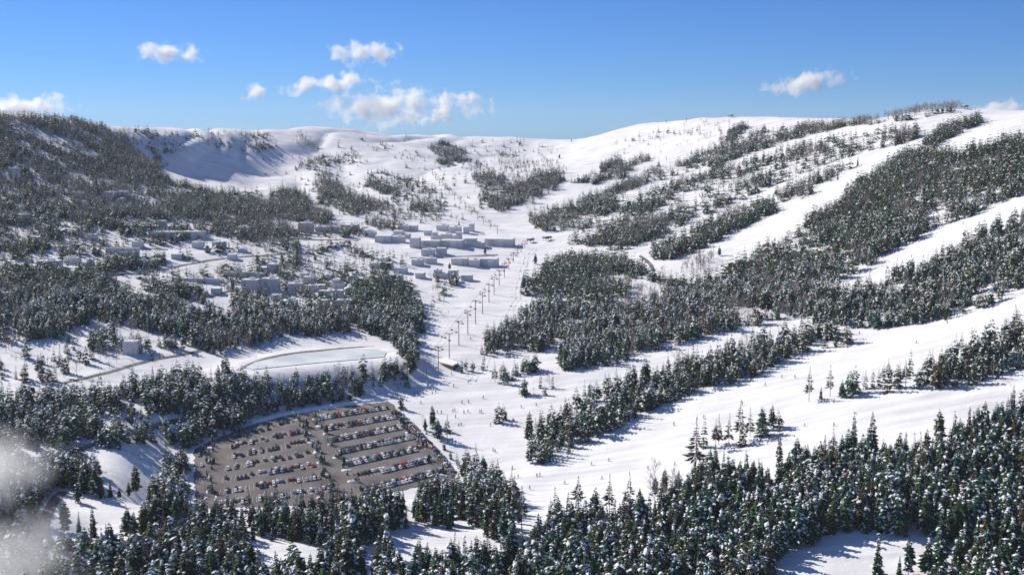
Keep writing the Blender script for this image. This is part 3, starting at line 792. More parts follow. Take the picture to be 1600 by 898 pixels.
CLEAR += [strip([(985,395),(1030,376),(1080,355),(1130,332),(1180,310),(1230,288),(1280,267),(1340,248),(1400,232)], 13),
          strip([(1055,413),(1130,386),(1215,346),(1280,312),(1340,278),(1390,250),(1435,222),(1465,200)], 17),
          strip([(1130,262),(1170,248),(1230,226),(1300,210),(1370,199),(1450,192)], 12),
          strip([(900,378),(950,345),(985,312),(1010,296),(1060,279),(1110,266)], 12),
          strip([(930,297),(975,282),(1010,262),(1050,245),(1090,225)], 9),
          strip([(1000,344),(1050,325),(1110,300),(1160,280),(1220,255)], 9),
          strip([(880,300),(905,262),(925,240)], 12)]
CLEAR = [np.array(c, float) for c in CLEAR]

HT = lambda D: np.interp(D, [550, 800, 1000, 1200, 1350, 1800, 2500], [17.0, 15.5, 15, 14.5, 14, 12.2, 10])
cx, cyy_ = [], []
for y0, y1, SP_ in ((470, 740, 4.3), (740, 950, 5.4), (950, 1350, 5.4), (1350, 2900, 4.4)):
    cxg, cyg = np.meshgrid(np.arange(-1150, 1150, SP_), np.arange(y0, y1, SP_))
    cx.append((cxg + rng.uniform(-.5, .5, cxg.shape) * SP_).ravel()); cyy_.append((cyg + rng.uniform(-.5, .5, cyg.shape) * SP_).ravel())
cx = np.concatenate(cx); cyy_ = np.concatenate(cyy_)
cz = ground(cx, cyy_)
cu, cv = proj(cx, cyy_, cz)
keep = (cu > -290) & (cu < 1940) & (cv < 1000) & (cv > 150)
cx, cyy_, cz, cu, cv = [q[keep] for q in (cx, cyy_, cz, cu, cv)]
hitp = cast(cu, cv - 0.5)
vis = np.isnan(hitp[:, 1]) | (hitp[:, 1] > cyy_ - 45)
cx, cyy_, cz, cu, cv = [q[vis] for q in (cx, cyy_, cz, cu, cv)]
dens = np.zeros(len(cx)); bshare = np.zeros(len(cx)); pshare = np.zeros(len(cx)); hfac = np.ones(len(cx))
for poly, de, bs, ps, hf in STANDS:
    m = inside(poly, cu + 13 * fbm(cx / 24, cyy_ / 24, 3), cv + 6 * fbm(cx / 24 + 50, cyy_ / 24, 3))
    dens[m] = de; bshare[m] = bs; pshare[m] = ps; hfac[m] = hf
for poly in CLEAR:
    dens[inside(poly, cu + 5 * fbm(cx / 30, cyy_ / 30, 2), cv + 3 * fbm(cx / 30 + 9, cyy_ / 30, 2))] = 0
dens[dist_poly(LOT, cx, cyy_) < 1.5] = 0
dens[dist_poly(POND, cx, cyy_) < 6] = 0
for Wp, wd_ in ROADS:
    for q in Wp[::2]:
        dens[(cx - q[0]) ** 2 + (cyy_ - q[1]) ** 2 < (wd_ * 0.5 + 3.0) ** 2] = 0
BPLOTS = []
clump = fbm(cx / 35, cyy_ / 35, 3)
pr = dens * np.where(dens > .94, np.clip(1.15 + 1.7 * clump, .12, 1.5), np.clip(1.0 + 1.7 * clump, 0.12, 1.6))
for bx_, by_, br_, hw_, hd_, rz_ in BPLOTS:
    dx = cx - bx_; dy = cyy_ - by_
    lx = dx * math.cos(rz_) + dy * math.sin(rz_); ly = -dx * math.sin(rz_) + dy * math.cos(rz_)
    pr[(np.abs(lx) < hw_) & (ly < hd_) & (ly > -hd_ - 3)] = 0
    front = (np.abs(lx) < hw_ + 1) & (ly <= -hd_ - 3) & (ly > -hd_ - 26) & (by_ > 1150)
    pr[front] *= 0.35
keep = rng.random(len(cx)) < pr
X, Y, Z, U, Vv, BS, PS, HF = [q[keep] for q in (cx, cyy_, cz, cu, cv, bshare, pshare, hfac)]
kindr = rng.random(len(X))
patch = fbm(X / 60 + 7, Y / 60 + 3, 2)
bs2 = np.clip(BS * (1 + 2.2 * patch), 0, 1)
kind = np.where(kindr < bs2, 1, np.where(kindr < bs2 + PS, 2, 0))          # 0 spruce, 1 bare, 2 tall pine
H = HT(Y) * HF * np.exp(rng.normal(-.02, 0.29, len(X))) * (1 + 0.15 * fbm(X / 45, Y / 45, 2))
H = np.where(kind == 2, H * 1.15, H); H = np.minimum(H, HT(Y) * 1.45); H = np.where(kind == 1, H * 0.9, H)
# single trees that stand clear of the others: foot, top in the picture, kind, label
SINGLE = [
 (1264,627,571,2,'tall lone conifer with bare lower trunk standing clear on the middle ski run'),
 (1282,623,602,0,'small pointed spruce between two tall trunks on the middle ski run'),
 (1297,619,568,2,'tall thin conifer at the lower tip of the tree band, beside the lone one'),
 (1316,621,592,0,'dark bushy spruce at the lower tip of the middle tree band'),
 (815,826,757,2,'tall see-through conifer at the foot of the main run above the shaded snow'),
 (867,826,757,2,'tall pale larch-like conifer with open crown, second along the lower run edge'),
 (903,800,741,2,'tall layered conifer with dark flat boughs at the lower run edge'),
 (929,808,762,0,'dark slender spruce between two layered conifers at the lower run edge'),
 (952,806,737,2,'tall tufted conifer in front of the lower run, darkest of its row'),
 (984,816,734,2,'tall conifer with long bare trunk at the bend of the lower run'),
 (977,784,764,0,'small spruce behind the conifer with long bare trunk'),
 (1000,781,760,0,'small dark spruce alone on snow beside the lower run'),
 (1024,774,742,0,'broad dark spruce next to bare trees at the lower run'),
 (1038,772,729,0,'grey green spruce next to bare trees at the lower run'),
 (1087,735,648,2,'tall layered conifer at the upper left tip of the lower forest'),
 (1118,704,652,2,'tall layered conifer second from the tip of the lower forest'),
 (1156,690,622,2,'tallest pine of the loose group above the lower forest'),
 (1172,681,634,2,'slim pine in the loose group above the lower forest'),
 (1190,672,633,0,'dark full spruce ending the loose group above the lower forest'),
 (1205,668,630,0,'slender spruce at the end of the loose group above the lower forest'),
 (1370,896,830,0,'large dark spruce with drooping boughs by the bottom snow clearing'),
 (1419,897,835,0,'blue green pointed spruce by the bottom snow clearing'),
 (1450,897,837,0,'dark spruce at the forest edge of the bottom snow clearing'),
 (1405,897,866,0,'short spruce tucked between two larger ones by the bottom clearing'),
 (1218,727,672,0,'single brownish spruce standing out over the lower forest rim'),
 (1334,706,641,0,'pointed spruce rising from the rim of the lower forest'),
 (1361,705,640,0,'second pointed spruce rising from the rim of the lower forest'),
 (1467,690,636,0,'broad spruce in front of the narrow run at the lower forest rim'),
 (828,723,690,0,'dark rounded spruce at the very tip of the middle tree band'),
 (827,690,640,0,'tall slim spruce above the tip of the middle tree band'),
 (845,690,638,0,'second tall slim spruce above the tip of the middle tree band'),
 (676,668,630,0,'tall spruce beside the upper corner of the car park'),
 (664,672,651,0,'short spruce at the upper corner of the car park'),
 (684,688,652,0,'pointed spruce between car park and open run'),
 (699,690,645,2,'thin open-crowned pine between car park and open run'),
 (727,746,709,0,'dark spruce beyond the near corner of the car park'),
 (744,738,690,2,'open-crowned pine on snow beyond the car park corner'),
 (755,750,708,0,'tall dark spruce on snow beyond the car park corner'),
 (778,765,714,2,'bare-trunked pine nearest the main run beyond the car park'),
 (145,762,718,2,'tall dark pine with bare trunk behind the loop road clearing'),
 (149,776,722,0,'dark spruce with clear stem in the loop road clearing'),
 (121,784,750,0,'bushy dark spruce at the upper rim of the loop road clearing'),
 (160,778,746,0,'pointed spruce in the row across the loop road clearing'),
 (173,776,749,0,'pale green spruce in the row across the loop road clearing'),
 (186,778,760,0,'small yellowish spruce in the row across the loop road clearing'),
 (201,774,750,0,'dim grey spruce ending the row across the loop road clearing'),
 (213,770,720,0,'tall spruce at the right of the row across the loop road clearing'),
 (101,832,775,0,'large dark spruce inside the bend of the loop road'),
 (124,830,798,0,'small pointed spruce inside the bend of the loop road'),
 (146,838,787,0,'tall pointed spruce inside the bend of the loop road'),
 (166,840,815,0,'short spruce on the snow inside the loop road'),
 (198,833,785,2,'crooked pine with bare stem inside the loop road'),
 (232,823,776,0,'large blue green spruce right of the loop road clearing'),
 (893,221,215,0,'lone dark spruce on the skyline of the saddle'),
 (874,248,240,0,'lone spruce on the open slope under the saddle'),
 (1041,191,186,0,'tiny lone spruce on the round snow dome skyline'),
 (1073,187,183,0,'second tiny lone spruce on the round snow dome skyline'),
 (601,234,228,0,'lone spruce on the smooth snow bowl'),
 (1309,281,270,0,'lone dark spruce in the middle of the upper right run'),
 (1340,259,244,0,'slim spruce on the upper right run'),
 (1124,400,383,0,'broad lone spruce on the run beside the right forest'),
 (837,413,394,0,'isolated blue green spruce between lift line and central forest'),
 (835,452,434,0,'dark spruce on the run at the left of the central forest'),
 (818,452,427,0,'spruce at the left edge of the central forest'),
 (717,352,342,0,'lone dark spruce behind the village blocks'),
 (758,397,384,0,'spruce by the long low terrace of the village'),
 (703,421,408,0,'bushy spruce below the lower lane of the village'),
 (364,453,432,0,'dark spruce beside the road on the left shelf'),
]
sx_ = []
for u, vb, vt, k, lab in SINGLE:
    p = at(u, vb)
    dd_ = np.hypot(X - p[0], Y - p[1]); ok = dd_ > 5.5
    X, Y, Z, U, Vv, kind, H = [q[ok] for q in (X, Y, Z, U, Vv, kind, H)]
    sx_.append((p[0], p[1], p[2], u, vb, k, max(3.5, (vb - vt) * math.hypot(p[1], p[2] - CAMZ) / FPX), lab))

def look_of(k, var, h, D):
    sizes = 'tall' if h > HT(D) * 1.15 else ('short' if h < HT(D) * 0.82 else 'mid-sized')
    return sizes
TONE = ['dark green', 'deep green', 'olive green', 'blue green', 'brownish green', 'green', 'fresh green']
SNOWY = ['snowy', 'heavily snowed', 'lightly snowed', 'snowy', 'snow-dusted', 'nearly snow-free', 'snow-laden', 'snowy', 'snowy', 'snowy']
def stand_of(u, v):
    if u > 780 and v > 735 and not (u > 1215 and v > 880): 
        if u < 1000: return 'in the forest by the valley bottom'
        if u < 1200: return 'in the forest under the broad run'
        if u < 1400: return 'in the lower forest above the clearing'
        return 'in the lower right corner forest'
    if v > 690 and u >= 1215: return 'on the rim of the lower forest'
    if u > 1300 and v > 500: return 'in the band between the right runs'
    if 815 < u < 1340 and v > 505:
        return 'in the long tree band above the broad run'
    if u < 300 and v > 700: return 'in the woods around the loop road'
    if u < 300: return 'in the woods left of the car park'
    if 300 <= u <= 780 and v > 740:
        return 'in the belt below the car park' if u < 600 else 'below the car park corner'
    if u > 640 and v > 560: return 'beside the wide run by the lift base'
    if u < 700: return 'in the wood behind the car park'
    return 'on the right slope forest'
LABELS = {}
PENDING = []
MATS3 = [M_needle, M_lump, M_bark]
def make_mesh_variants():
    out = {}
    for k, (V, T, M) in enumerate(SPR[0]):
        tint = GREENS[k % 7] * (0.85 + 0.3 * random.random())
        tr = trunk_geo(0.85, 0.011)
        out['s', k] = (tri_mesh('spruce_crown', V, T, M, [M_needle, M_lump], tint), tri_mesh('spruce_trunk', tr[0], tr[1], None, [M_bark]))
    for k, (V, T, M) in enumerate(PIN):
        tint = np.array([(0.045, 0.048, 0.030), (0.035, 0.050, 0.036), (0.055, 0.048, 0.034)][k % 3])
        tr = trunk_geo(0.93, 0.010)
        out['p', k] = (tri_mesh('pine_crown', V, T, M, [M_needle, M_lump], tint), tri_mesh('pine_trunk', tr[0], tr[1], None, [M_bark]))
    for k, (V, T, M) in enumerate(BAR[0]):
        tr = trunk_geo(0.9, 0.009)
        out['b', k] = (tri_mesh('bare_branches', V, T, None, [M_twig]), tri_mesh('bare_trunk', tr[0], tr[1], None, [M_twig]))
    return out
VARM = make_mesh_variants()
NAMES = {'s': ('spruce_tree', 'crown'), 'p': ('pine_tree', 'crown'), 'b': ('bare_tree', 'branches')}
PROTO = {}
def tree_obj(kc, k, x, y, z, h, rz, wid, label=None, cat='tree', group=None):
    key = (kc, k)
    root = bpy.data.objects.new(NAMES[kc][0], None); root.empty_display_size = 1; COL.objects.link(root)
    for nm, me in ((NAMES[kc][1], VARM[key][0]), ('trunk', VARM[key][1])):
        if (key, nm) not in PROTO:
            c = PROTO[key, nm] = bpy.data.objects.new(nm, me)
        else:
            c = PROTO[key, nm].copy()
        COL.objects.link(c); c.parent = root
    root.location = (x, y, z - 0.1); root.rotation_euler = (0, 0, rz); root.scale = (h * wid, h * wid, h)
    root['category'] = cat
    if label: root['label'] = label
    if group: root['group'] = group
    return root
for x, y, z, u, vb, k, h, lab in sx_:
    kc = 's' if k == 0 else 'p'
    nv = len(SPR[0]) if k == 0 else len(PIN)
    tree_obj(kc, random.randrange(nv), x, y, z, h, random.uniform(0, 6.28), random.uniform(.95, 1.15), lab, 'tree', None)

inframe = (U > 0) & (U < 1600) & (Vv < 905)
def pick(k, nmax):
    px = H * FPX / Y
    ids = np.where((kind == k) & inframe)[0]
    return ids[np.argsort(-px[ids])][:nmax]
n_s = sum(1 for s in sx_ if s[5] == 0); n_p = len(sx_) - n_s
indiv = np.zeros(len(X), bool)
recs = []
for k, nmax, kc, nv in ((0, 300 - n_s, 's', len(SPR[0])), (2, 300 - n_p, 'p', len(PIN)), (1, 300, 'b', len(BAR[0]))):
    for i in pick(k, nmax):
        indiv[i] = True
        var = int(rng.integers(nv)); h = float(H[i]); D = Y[i]
        st = stand_of(U[i], Vv[i])
        if kc == 's': lk = f"{look_of(k, var, h, D)} {SNOWY[var]} {TONE[var % 7]} spruce"
        elif kc == 'p': lk = f"{look_of(k, var, h, D)} {'long-trunked' if var % 4 < 2 else 'short-trunked'} pine"
        else:
            lk = f"{look_of(k, var, h, D)} leafless grey tree"
            if Vv[i] < 505: st = 'on the right slope' if U[i] > 800 else 'on the left flank'
        recs.append((lk + ' ' + st, lk, st, kc, var, i, U[i]))
grp = {}
for r in recs: grp.setdefault(r[0], []).append(r)
for lab, L in grp.items():
    L.sort(key=lambda r: r[6])
    for j, (full, lk, st, kc, var, i, u) in enumerate(L):
        nlab = full
        if 1 < len(L) <= 20:
            nlab = lk + (f', {ORD[j]} from left, ' if j else ', leftmost, ') + st
        g = {'s': 'spruces ', 'p': 'thin-crowned pines ', 'b': 'leafless trees '}[kc] + st
        tree_obj(kc, var, float(X[i]), float(Y[i]), float(Z[i]), float(H[i]), random.uniform(0, 6.28), random.uniform(.9, 1.2), nlab, 'tree', g)

# the rest of the forest: one mass of conifers, one of leafless trees
def mass(name, ids_k, protos_by_lod, trunkr, mats, tinted):
    Vs, Ts, Ms, Cs = [], [], [], []; off = 0
    for lod, protos in enumerate(protos_by_lod):
        lo, hi = ((0, 740), (740, 1200), (1200, 9e9))[lod]
        sel = ids_k[(Y[ids_k] >= lo) & (Y[ids_k] < hi)]
        if not len(sel): continue
        var = rng.integers(len(protos), size=len(sel))
        for v, (PV, PT, PM) in enumerate(protos):
            s = sel[var == v]
            if not len(s): continue
            tv, tt, tm = trunk_geo(0.3 if tinted else 0.9, 0.012 if lod == 0 else 0.016, 3)
            pv = np.concatenate([PV, tv]); pt = np.concatenate([PT, tt + len(PV)]); pm = np.concatenate([PM, tm])
            a = rng.uniform(0, 2 * np.pi, len(s)); h = H[s]; w = h * rng.uniform(.88, 1.25, len(s))
            ca, sa = np.cos(a), np.sin(a)
            xx = (pv[None, :, 0] * ca[:, None] - pv[None, :, 1] * sa[:, None]) * w[:, None] + X[s][:, None]
            yy = (pv[None, :, 0] * sa[:, None] + pv[None, :, 1] * ca[:, None]) * w[:, None] + Y[s][:, None]
            zz = pv[None, :, 2] * h[:, None] + Z[s][:, None] - 0.1
            Vs.append(np.stack([xx, yy, zz], -1).reshape(-1, 3))
            Ts.append((pt[None] + (np.arange(len(s)) * len(pv))[:, None, None]).reshape(-1, 3) + off); off += len(s) * len(pv)
            Ms.append(np.tile(pm, len(s)))
            if tinted:
                g = GREENS[rng.integers(7, size=len(s))] * rng.uniform(.75, 1.3, (len(s), 1))
                Cs.append(np.repeat(g, len(pv), 0))
    V = np.concatenate(Vs); T = np.concatenate(Ts)
    print(name, len(ids_k), 'trees', len(T), 'tris')
    o = link(bpy.data.objects.new(name, tri_mesh(name, V, T, np.concatenate(Ms), mats, np.concatenate(Cs) if tinted else None)))
    tag(o, kind='stuff'); return o
rest = ~indiv
mass('conifer_forest', np.where(rest & ((kind == 0) | (kind == 2)))[0], SPR, 0.011, MATS3, True)
mass('leafless_forest', np.where(rest & (kind == 1))[0], BAR, 0.01, [M_twig, M_twig, M_twig], False)

# ------------------------------------------------------------------ ski lifts
def lift_tower(base, h, ang, wid):
    root = empty('lift_tower', base, ang)
    m = MB(); m.bar((0, 0, -2), (0, 0, h), .42, .3, 8); m.build('pole', M_steel, root)
    m = MB(); m.box(-wid, wid, -.25, .25, h - .1, h + .3); m.bar((-wid * .6, 0, h - 1.4), (-.2, 0, h - .1), .09); m.bar((wid * .6, 0, h - 1.4), (.2, 0, h - .1), .09); m.build('crossarm', M_steel, root)
    for s in (-1, 1):
        m = MB(); m.box(s * wid * .92 - .16, s * wid * .92 + .16, -2.0, 2.0, h + .3, h + .75, 0, .1)
        for k in range(4): m.bar((s * wid * .92 - .3, -1.5 + k, h + .45), (s * wid * .92 + .3, -1.5 + k, h + .45), .28, n=8)
        m.build('sheave_assembly', M_steel, root)
    m = MB(); m.box(-.45, .45, -.45, .45, h * .02 - 1.2, h * .02 + .35); m.build('footing', M_wall, root)
    return root
LOW = [(666,587,565),(685,582,541),(702,560,520),(717,539,501),(731,522,485),(743,506,470),(754,490,456),(764,472,444),(772,460,432),(780,446,422),(788,433,412),(795,421,404),(802,410,396),(808,401,390),(814,394,385),(820,388,381)]
UPP = [(777,366,359),(766,357,350),(755,351,344),(746,344,337),(736,336,329),(727,328,322),(719,319,313),(710,313,307),(702,304,298),(695,298,293),(687,290,285),(681,282,277),(676,274,270)]
# runs in the background on the right slope: a line of tiny towers
def lift_line(tab, wid, what, hmin):
    pts = [at(u, vb) for u, vb, vt in tab]
    hs = [max(hmin, (vb - vt) * p[1] / FPX) for (u, vb, vt), p in zip(tab, pts)]
    tops = []
    for k, (p, h) in enumerate(zip(pts, hs)):
        q = pts[min(k + 1, len(pts) - 1)] - pts[max(k - 1, 0)]
        ang = math.atan2(q[1], q[0]) - math.pi / 2
        o = lift_tower(p, h, ang, wid)
        where = 'lowest, by the lift base' if k == 0 else ('topmost of the line' if k == len(pts) - 1 else f'{k + 1}th counted from the bottom')
        where = where.replace('2th', 'second').replace('3th', 'third').replace('12th', 'twelfth')
        if k == 1: where = 'second counted from the bottom'
        if k == 2: where = 'third counted from the bottom'
        if k == 11: where = 'twelfth counted from the bottom'
        if k == 12: where = 'thirteenth counted from the bottom'
        tag(o, f'grey T-shaped chairlift tower of {what}, {where}', 'lift tower', 'towers of ' + what)
        n_ = Vector((math.cos(ang), math.sin(ang), 0))
        tops.append([Vector((*p[:2], p[2] + h + .72)) + n_ * s * wid * .92 for s in (-1, 1)])
    m = MB()
    cab = [[], []]
    for s in (0, 1):
        for k in range(len(tops) - 1):
            a, b = tops[k][s], tops[k + 1][s]
            L = (b - a).length; n = 6; prev = a
            for j in range(1, n + 1):
                t = j / n; q = a.lerp(b, t) - Vector((0, 0, L * .022 * 4 * t * (1 - t)))
                m.bar(prev, q, .08, n=4); cab[s].append((prev, q)); prev = q
    m.bar(tops[-1][0], tops[-1][1], .045, n=4); m.bar(tops[0][0], tops[0][1], .045, n=4)
    tag(m.build('haul_rope', M_rope), f'thin steel haul rope strung along {what}', 'rope')
    return pts, hs, cab
def chair_mesh():
    m = MB()
    m.bar((0, 0, 0), (0, 0.25, -1.1), .05, n=5); m.bar((0, .25, -1.1), (0, 0, -2.4), .05, n=5)
    m.box(-.95, .95, -.28, .28, -2.85, -2.72); m.box(-.95, .95, .24, .32, -2.75, -2.1, 0, .02)
    m.bar((-.95, 0, -2.4), (.95, 0, -2.4), .05, n=5)
    for s in (-1, 1): m.bar((s * .95, 0, -2.4), (s * .95, .1, -2.8), .04, n=5)
    return m.mesh('chairlift_chair', [M_rope])
pts1, hs1, cab1 = lift_line(LOW, 3.0, 'the lower lift line', 9)
pts2, hs2, cab2 = lift_line(UPP, 2.6, 'the upper lift line', 11)
CH = None
def chairs(cab, every, what):
    global CH
    for s in (0, 1):
        acc = 0; k = 0
        for a, b in cab[s]:
            acc += (b - a).length
            if acc >= every:
                acc = 0; k += 1
                if CH is None: CH = o = bpy.data.objects.new('chairlift_chair', chair_mesh())
                else: o = CH.copy()
                link(o); o.location = (a + b) / 2; o.scale = (1.3,) * 3; d = b - a
                o.rotation_euler = (0, 0, math.atan2(d.y, d.x) - math.pi / 2)
                tag(o, f"small dark lift chair on the {'left' if s == 0 else 'right'} rope of {what}, number {k} from the bottom" if False else f"small dark chair hanging from the {'left' if s == 0 else 'right'} rope of {what}", 'chair', f"chairs on the {'left' if s == 0 else 'right'} rope of {what}")
chairs(cab1, 24, 'the lower lift line'); chairs(cab2, 34, 'the upper lift line')
def station(u, v, rz, label):
    p = at(u, v); root = empty('lift_station', (*p[:2], p[2]), rz)
    m = MB()
    for sx in (-1, 1):
        for sy in (-1, 1): m.bar((sx * 2.2, sy * 4, -2), (sx * 2.2, sy * 4, 3.6), .28, n=6)
    m.build('support_frame', M_steel, root)
    m = MB(); n = 10; L = 6.0
    pr_ = [(3.4 * math.cos(math.pi * k / n), 3.6 + 2.0 * math.sin(math.pi * k / n)) for k in range(n + 1)]
    m.add([(x, -L, z) for x, z in pr_] + [(x, L, z) for x, z in pr_], [(k, k + 1, n + 2 + k, n + 1 + k) for k in range(n)] + [tuple(range(n + 1)), tuple(range(n + 1, 2 * n + 2))[::-1], (0, n + 1, 2 * n + 1, n)])
    m.build('hood', M_timber, root)
    m = MB(); m.box(-2.6, 2.6, -L + .8, L - .8, 5.45, 5.9, 0, .7); m.build('roof_snow', M_lump, root)
    m = MB(); m.bar((0, 0, 2.6), (0, 0, 3.1), 2.6, n=20); m.build('bullwheel', M_steel, root)
    tag(root, label, 'lift station'); return root
station(829, 379, -.5, 'dark hooded lift station on the snow at the top of the lower lift line')
station(855, 376, -.9, 'small dark hooded lift station beside the village run, right of the lower line')
station(1142, 181, .3, 'dark lift station on the skyline of the round snow dome')
station(1507, 171, .2, 'dark lift station on the wooded summit at the upper right')

# deck with a dark timber wall at the lift base
def lift_deck():
    top = [(679, 553), (690, 550), (716, 572), (708, 579), (692, 571), (683, 563)]
    P3 = [at(u, v) for u, v in top]
    zt = max(p[2] for p in P3) - 2.2
    root = empty('loading_deck', tuple(np.mean(P3, 0)[:2]) + (zt,))
    cxy = np.mean(P3, 0)[:2]
    v = [(p[0] - cxy[0], p[1] - cxy[1]) for p in P3]; n = len(v)
    m = MB(); m.add([(x, y, -8) for x, y in v] + [(x, y, -.3) for x, y in v], [((k + 1) % n, k, n + k, n + (k + 1) % n) for k in range(n)]); 
    for k in range(n):
        a, b = Vector((*v[k], 0)), Vector((*v[(k + 1) % n], 0)); q = max(2, int((b - a).length / 3))
        for j in range(q): c = a.lerp(b, j / q); m.bar((c.x, c.y, -8), (c.x, c.y, -.2), .22, n=6)
    m.build('timber_wall', M_timber, root)
    m = MB(); m.add([(x * 1.03, y * 1.03, -.3) for x, y in v] + [(x, y, .5) for x, y in v], [((k + 1) % n, k, n + k, n + (k + 1) % n) for k in range(n)] + [tuple(range(n, 2 * n))[::-1]]); m.build('snow_top', M_lump, root)
    bm = bmesh.new()
    tag(root, 'snow-topped loading deck with a dark timber wall at the lift base', 'deck')
lift_deck()
def carpet_tunnel():
    p = at(641, 603); root = empty('tunnel_shelter', (*p[:2], p[2] - .3), R_(28))
    n = 10; L = 9; rr = 4.0
    arc = [(rr * math.cos(math.pi * k / n), rr * 1.0 * math.sin(math.pi * k / n)) for k in range(n + 1)]
    ins = [(x * .93, z * .93) for x, z in arc]
    def shell(x0, x1, nm, mt):
        m = MB(); N = n + 1
        vs = [(x0, y, z) for y, z in arc] + [(x1, y, z) for y, z in arc] + [(x0, y, z) for y, z in ins] + [(x1, y, z) for y, z in ins]
        fs = [(k, k + 1, N + k + 1, N + k) for k in range(n)] + [(2 * N + k + 1, 2 * N + k, 3 * N + k, 3 * N + k + 1) for k in range(n)]
        fs += [(k + 1, k, 2 * N + k, 2 * N + k + 1) for k in range(n)] + [(N + k, N + k + 1, 3 * N + k + 1, 3 * N + k) for k in range(n)]
        m.add(vs, fs); return m.build(nm, mt, root)
    shell(-L / 2, -L / 2 + 3.2, 'green_canopy', M_green); shell(-L / 2 + 3.25, L / 2, 'white_canopy', M_lump)
    m = MB(); m.box(-L / 2 + .6, L / 2, -1.2, 1.2, .05, .35); m.build('floor_deck', M_timber, root)
    tag(root, 'rounded green and white tunnel shelter on the snow at the lift base', 'shelter')
carpet_tunnel()

# ------------------------------------------------------------------ parked cars
LN = Vector((-LOT_C[1], -LOT_C[2], 1)).normalized()
def car_meshes(kind):
    """two body styles, about 4.5 m long, nose along +Y"""
    w = .9; L = 2.2
    if kind == 0: prof = [(-L, .35), (-L, .95), (-1.75, 1.02), (-1.2, 1.45), (.25, 1.47), (1.05, .98), (2.0, .85), (L, .6), (L, .35)]
    else: prof = [(-L, .4), (-L, 1.05), (-2.05, 1.7), (-1.8, 1.78), (.4, 1.76), (1.1, 1.12), (2.05, 1.0), (L, .75), (L, .4)]
    belt = 1.0 if kind == 0 else 1.1
    bm = bmesh.new()
    rows = []
    for x, ins in ((-w, 0), (-w * .62, 0), (w * .62, 0), (w, 0)):
        row = []
        for y, z in prof:
            edge = abs(x) > .8
            k = (z - belt) * .32 if z > belt and edge else 0
            row.append(bm.verts.new((x - math.copysign(k, x), y * (.97 if edge else 1), z - (.05 if edge and z > .5 else 0))))
        rows.append(row)
    m = len(prof)
    for a in range(3):
        for b in range(m - 1): bm.faces.new((rows[a][b], rows[a][b + 1], rows[a + 1][b + 1], rows[a + 1][b]))
        bm.faces.new((rows[a][m - 1], rows[a][0], rows[a + 1][0], rows[a + 1][m - 1]))
    bm.faces.new(rows[0][::-1]); bm.faces.new(rows[3])
    bmesh.ops.recalc_face_normals(bm, faces=bm.faces)
    body = bpy.data.meshes.new('car_body'); bm.to_mesh(body); bm.free(); body.materials.append(M_paint)
    g = MB()
    top = prof[3][1] if kind == 0 else prof[3][1]
    zb, zt = belt + .05, top - .12
    for s in (-1, 1):
        x0 = s * (w - (zb - belt) * .32 + .012); x1 = s * (w - (zt - belt) * .32 - .0 + .012)
        y0, y1, y2, y3 = (-1.5, -1.15, .2, .75) if kind == 0 else (-2.0, -1.8, .35, .9)
        g.add([(x0, y0, zb), (x0, y3, zb), (x1, y2, zt), (x1, y1, zt)], [(0, 1, 2, 3)])
    yf0, yf1 = (1.0, .32) if kind == 0 else (1.06, .46); zf0 = .99 if kind == 0 else 1.15
    wr = w * .74
    g.add([(-wr, yf0 + .02, zf0 + .04), (wr, yf0 + .02, zf0 + .04), (wr * .88, yf1 + .03, zt + .05), (-wr * .88, yf1 + .03, zt + .05)], [(0, 1, 2, 3)])
    yr0, yr1 = (-1.72, -1.3) if kind == 0 else (-2.2, -2.07)
    g.add([(-wr, yr0 - .03, zb + .03), (wr, yr0 - .03, zb + .03), (wr * .88, yr1 - .03, zt), (-wr * .88, yr1 - .03, zt)], [(3, 2, 1, 0)])
    glass = g.mesh('car_glazing', [M_glass])
    wh = MB(); wh.bar((-.12, 0, 0), (.12, 0, 0), .33, n=10)
    return body, glass, wh.mesh('car_wheel', [M_tyre])
CARM = [car_meshes(0), car_meshes(1)]
PAINTS = [('white', (.85, .85, .86), 6), ('silver', (.42, .43, .45), 5), ('black', (.015, .015, .018), 6), ('dark grey', (.07, .07, .08), 5), ('dark blue', (.02, .04, .13), 2), ('light blue', (.2, .34, .5), 1), ('red', (.45, .03, .03), 1.3), ('beige', (.45, .38, .28), 1.2), ('green', (.03, .25, .1), .4), ('brown', (.12, .06, .035), 1)]
pw = np.cumsum([p[2] for p in PAINTS]); crr = random.Random(5)
def lot_pt(q, s, t):
    a = q[0] * (1 - s) + q[1] * s; b = q[3] * (1 - s) + q[2] * s
    return a * (1 - t) + b * t
def quad(px): return [lot_hit(u, v, .25) for u, v in px]
QR = quad([(490, 650), (606, 632), (700, 738), (566, 772)])
QL = quad([(362, 678), (468, 651), (526, 768), (334, 794)])
CARPROTO = {}
CARS = []
LIM = 318
def car(pos, ydir, label, where):
    k = crr.randrange(2); r = crr.random() * pw[-1]; pi = int(np.searchsorted(pw, r)); pn, pc, _ = PAINTS[min(pi, len(PAINTS) - 1)]
    CARS.append((pos, ydir, k, pn, pc, where))
def add_row(Q, t, s0, s1, occ, sgn, lot, rn):
    a, b = lot_pt(Q, s0, t), lot_pt(Q, s1, t)
    L = np.linalg.norm(b - a); n = int(L / 2.75)
    tdir = lot_pt(Q, .5, min(1, t + .02)) - lot_pt(Q, .5, t - .02); tdir = tdir * sgn
    run = 1.0
    for i in range(n):
        if crr.random() < .25: run = crr.random()
        if crr.random() < occ * (1.25 if run > .22 else .4):
            p = a + (b - a) * ((i + .5) / n)
            car(p + (b - a) / L * crr.uniform(-.2, .2), Vector(tdir), None, (lot, rn))
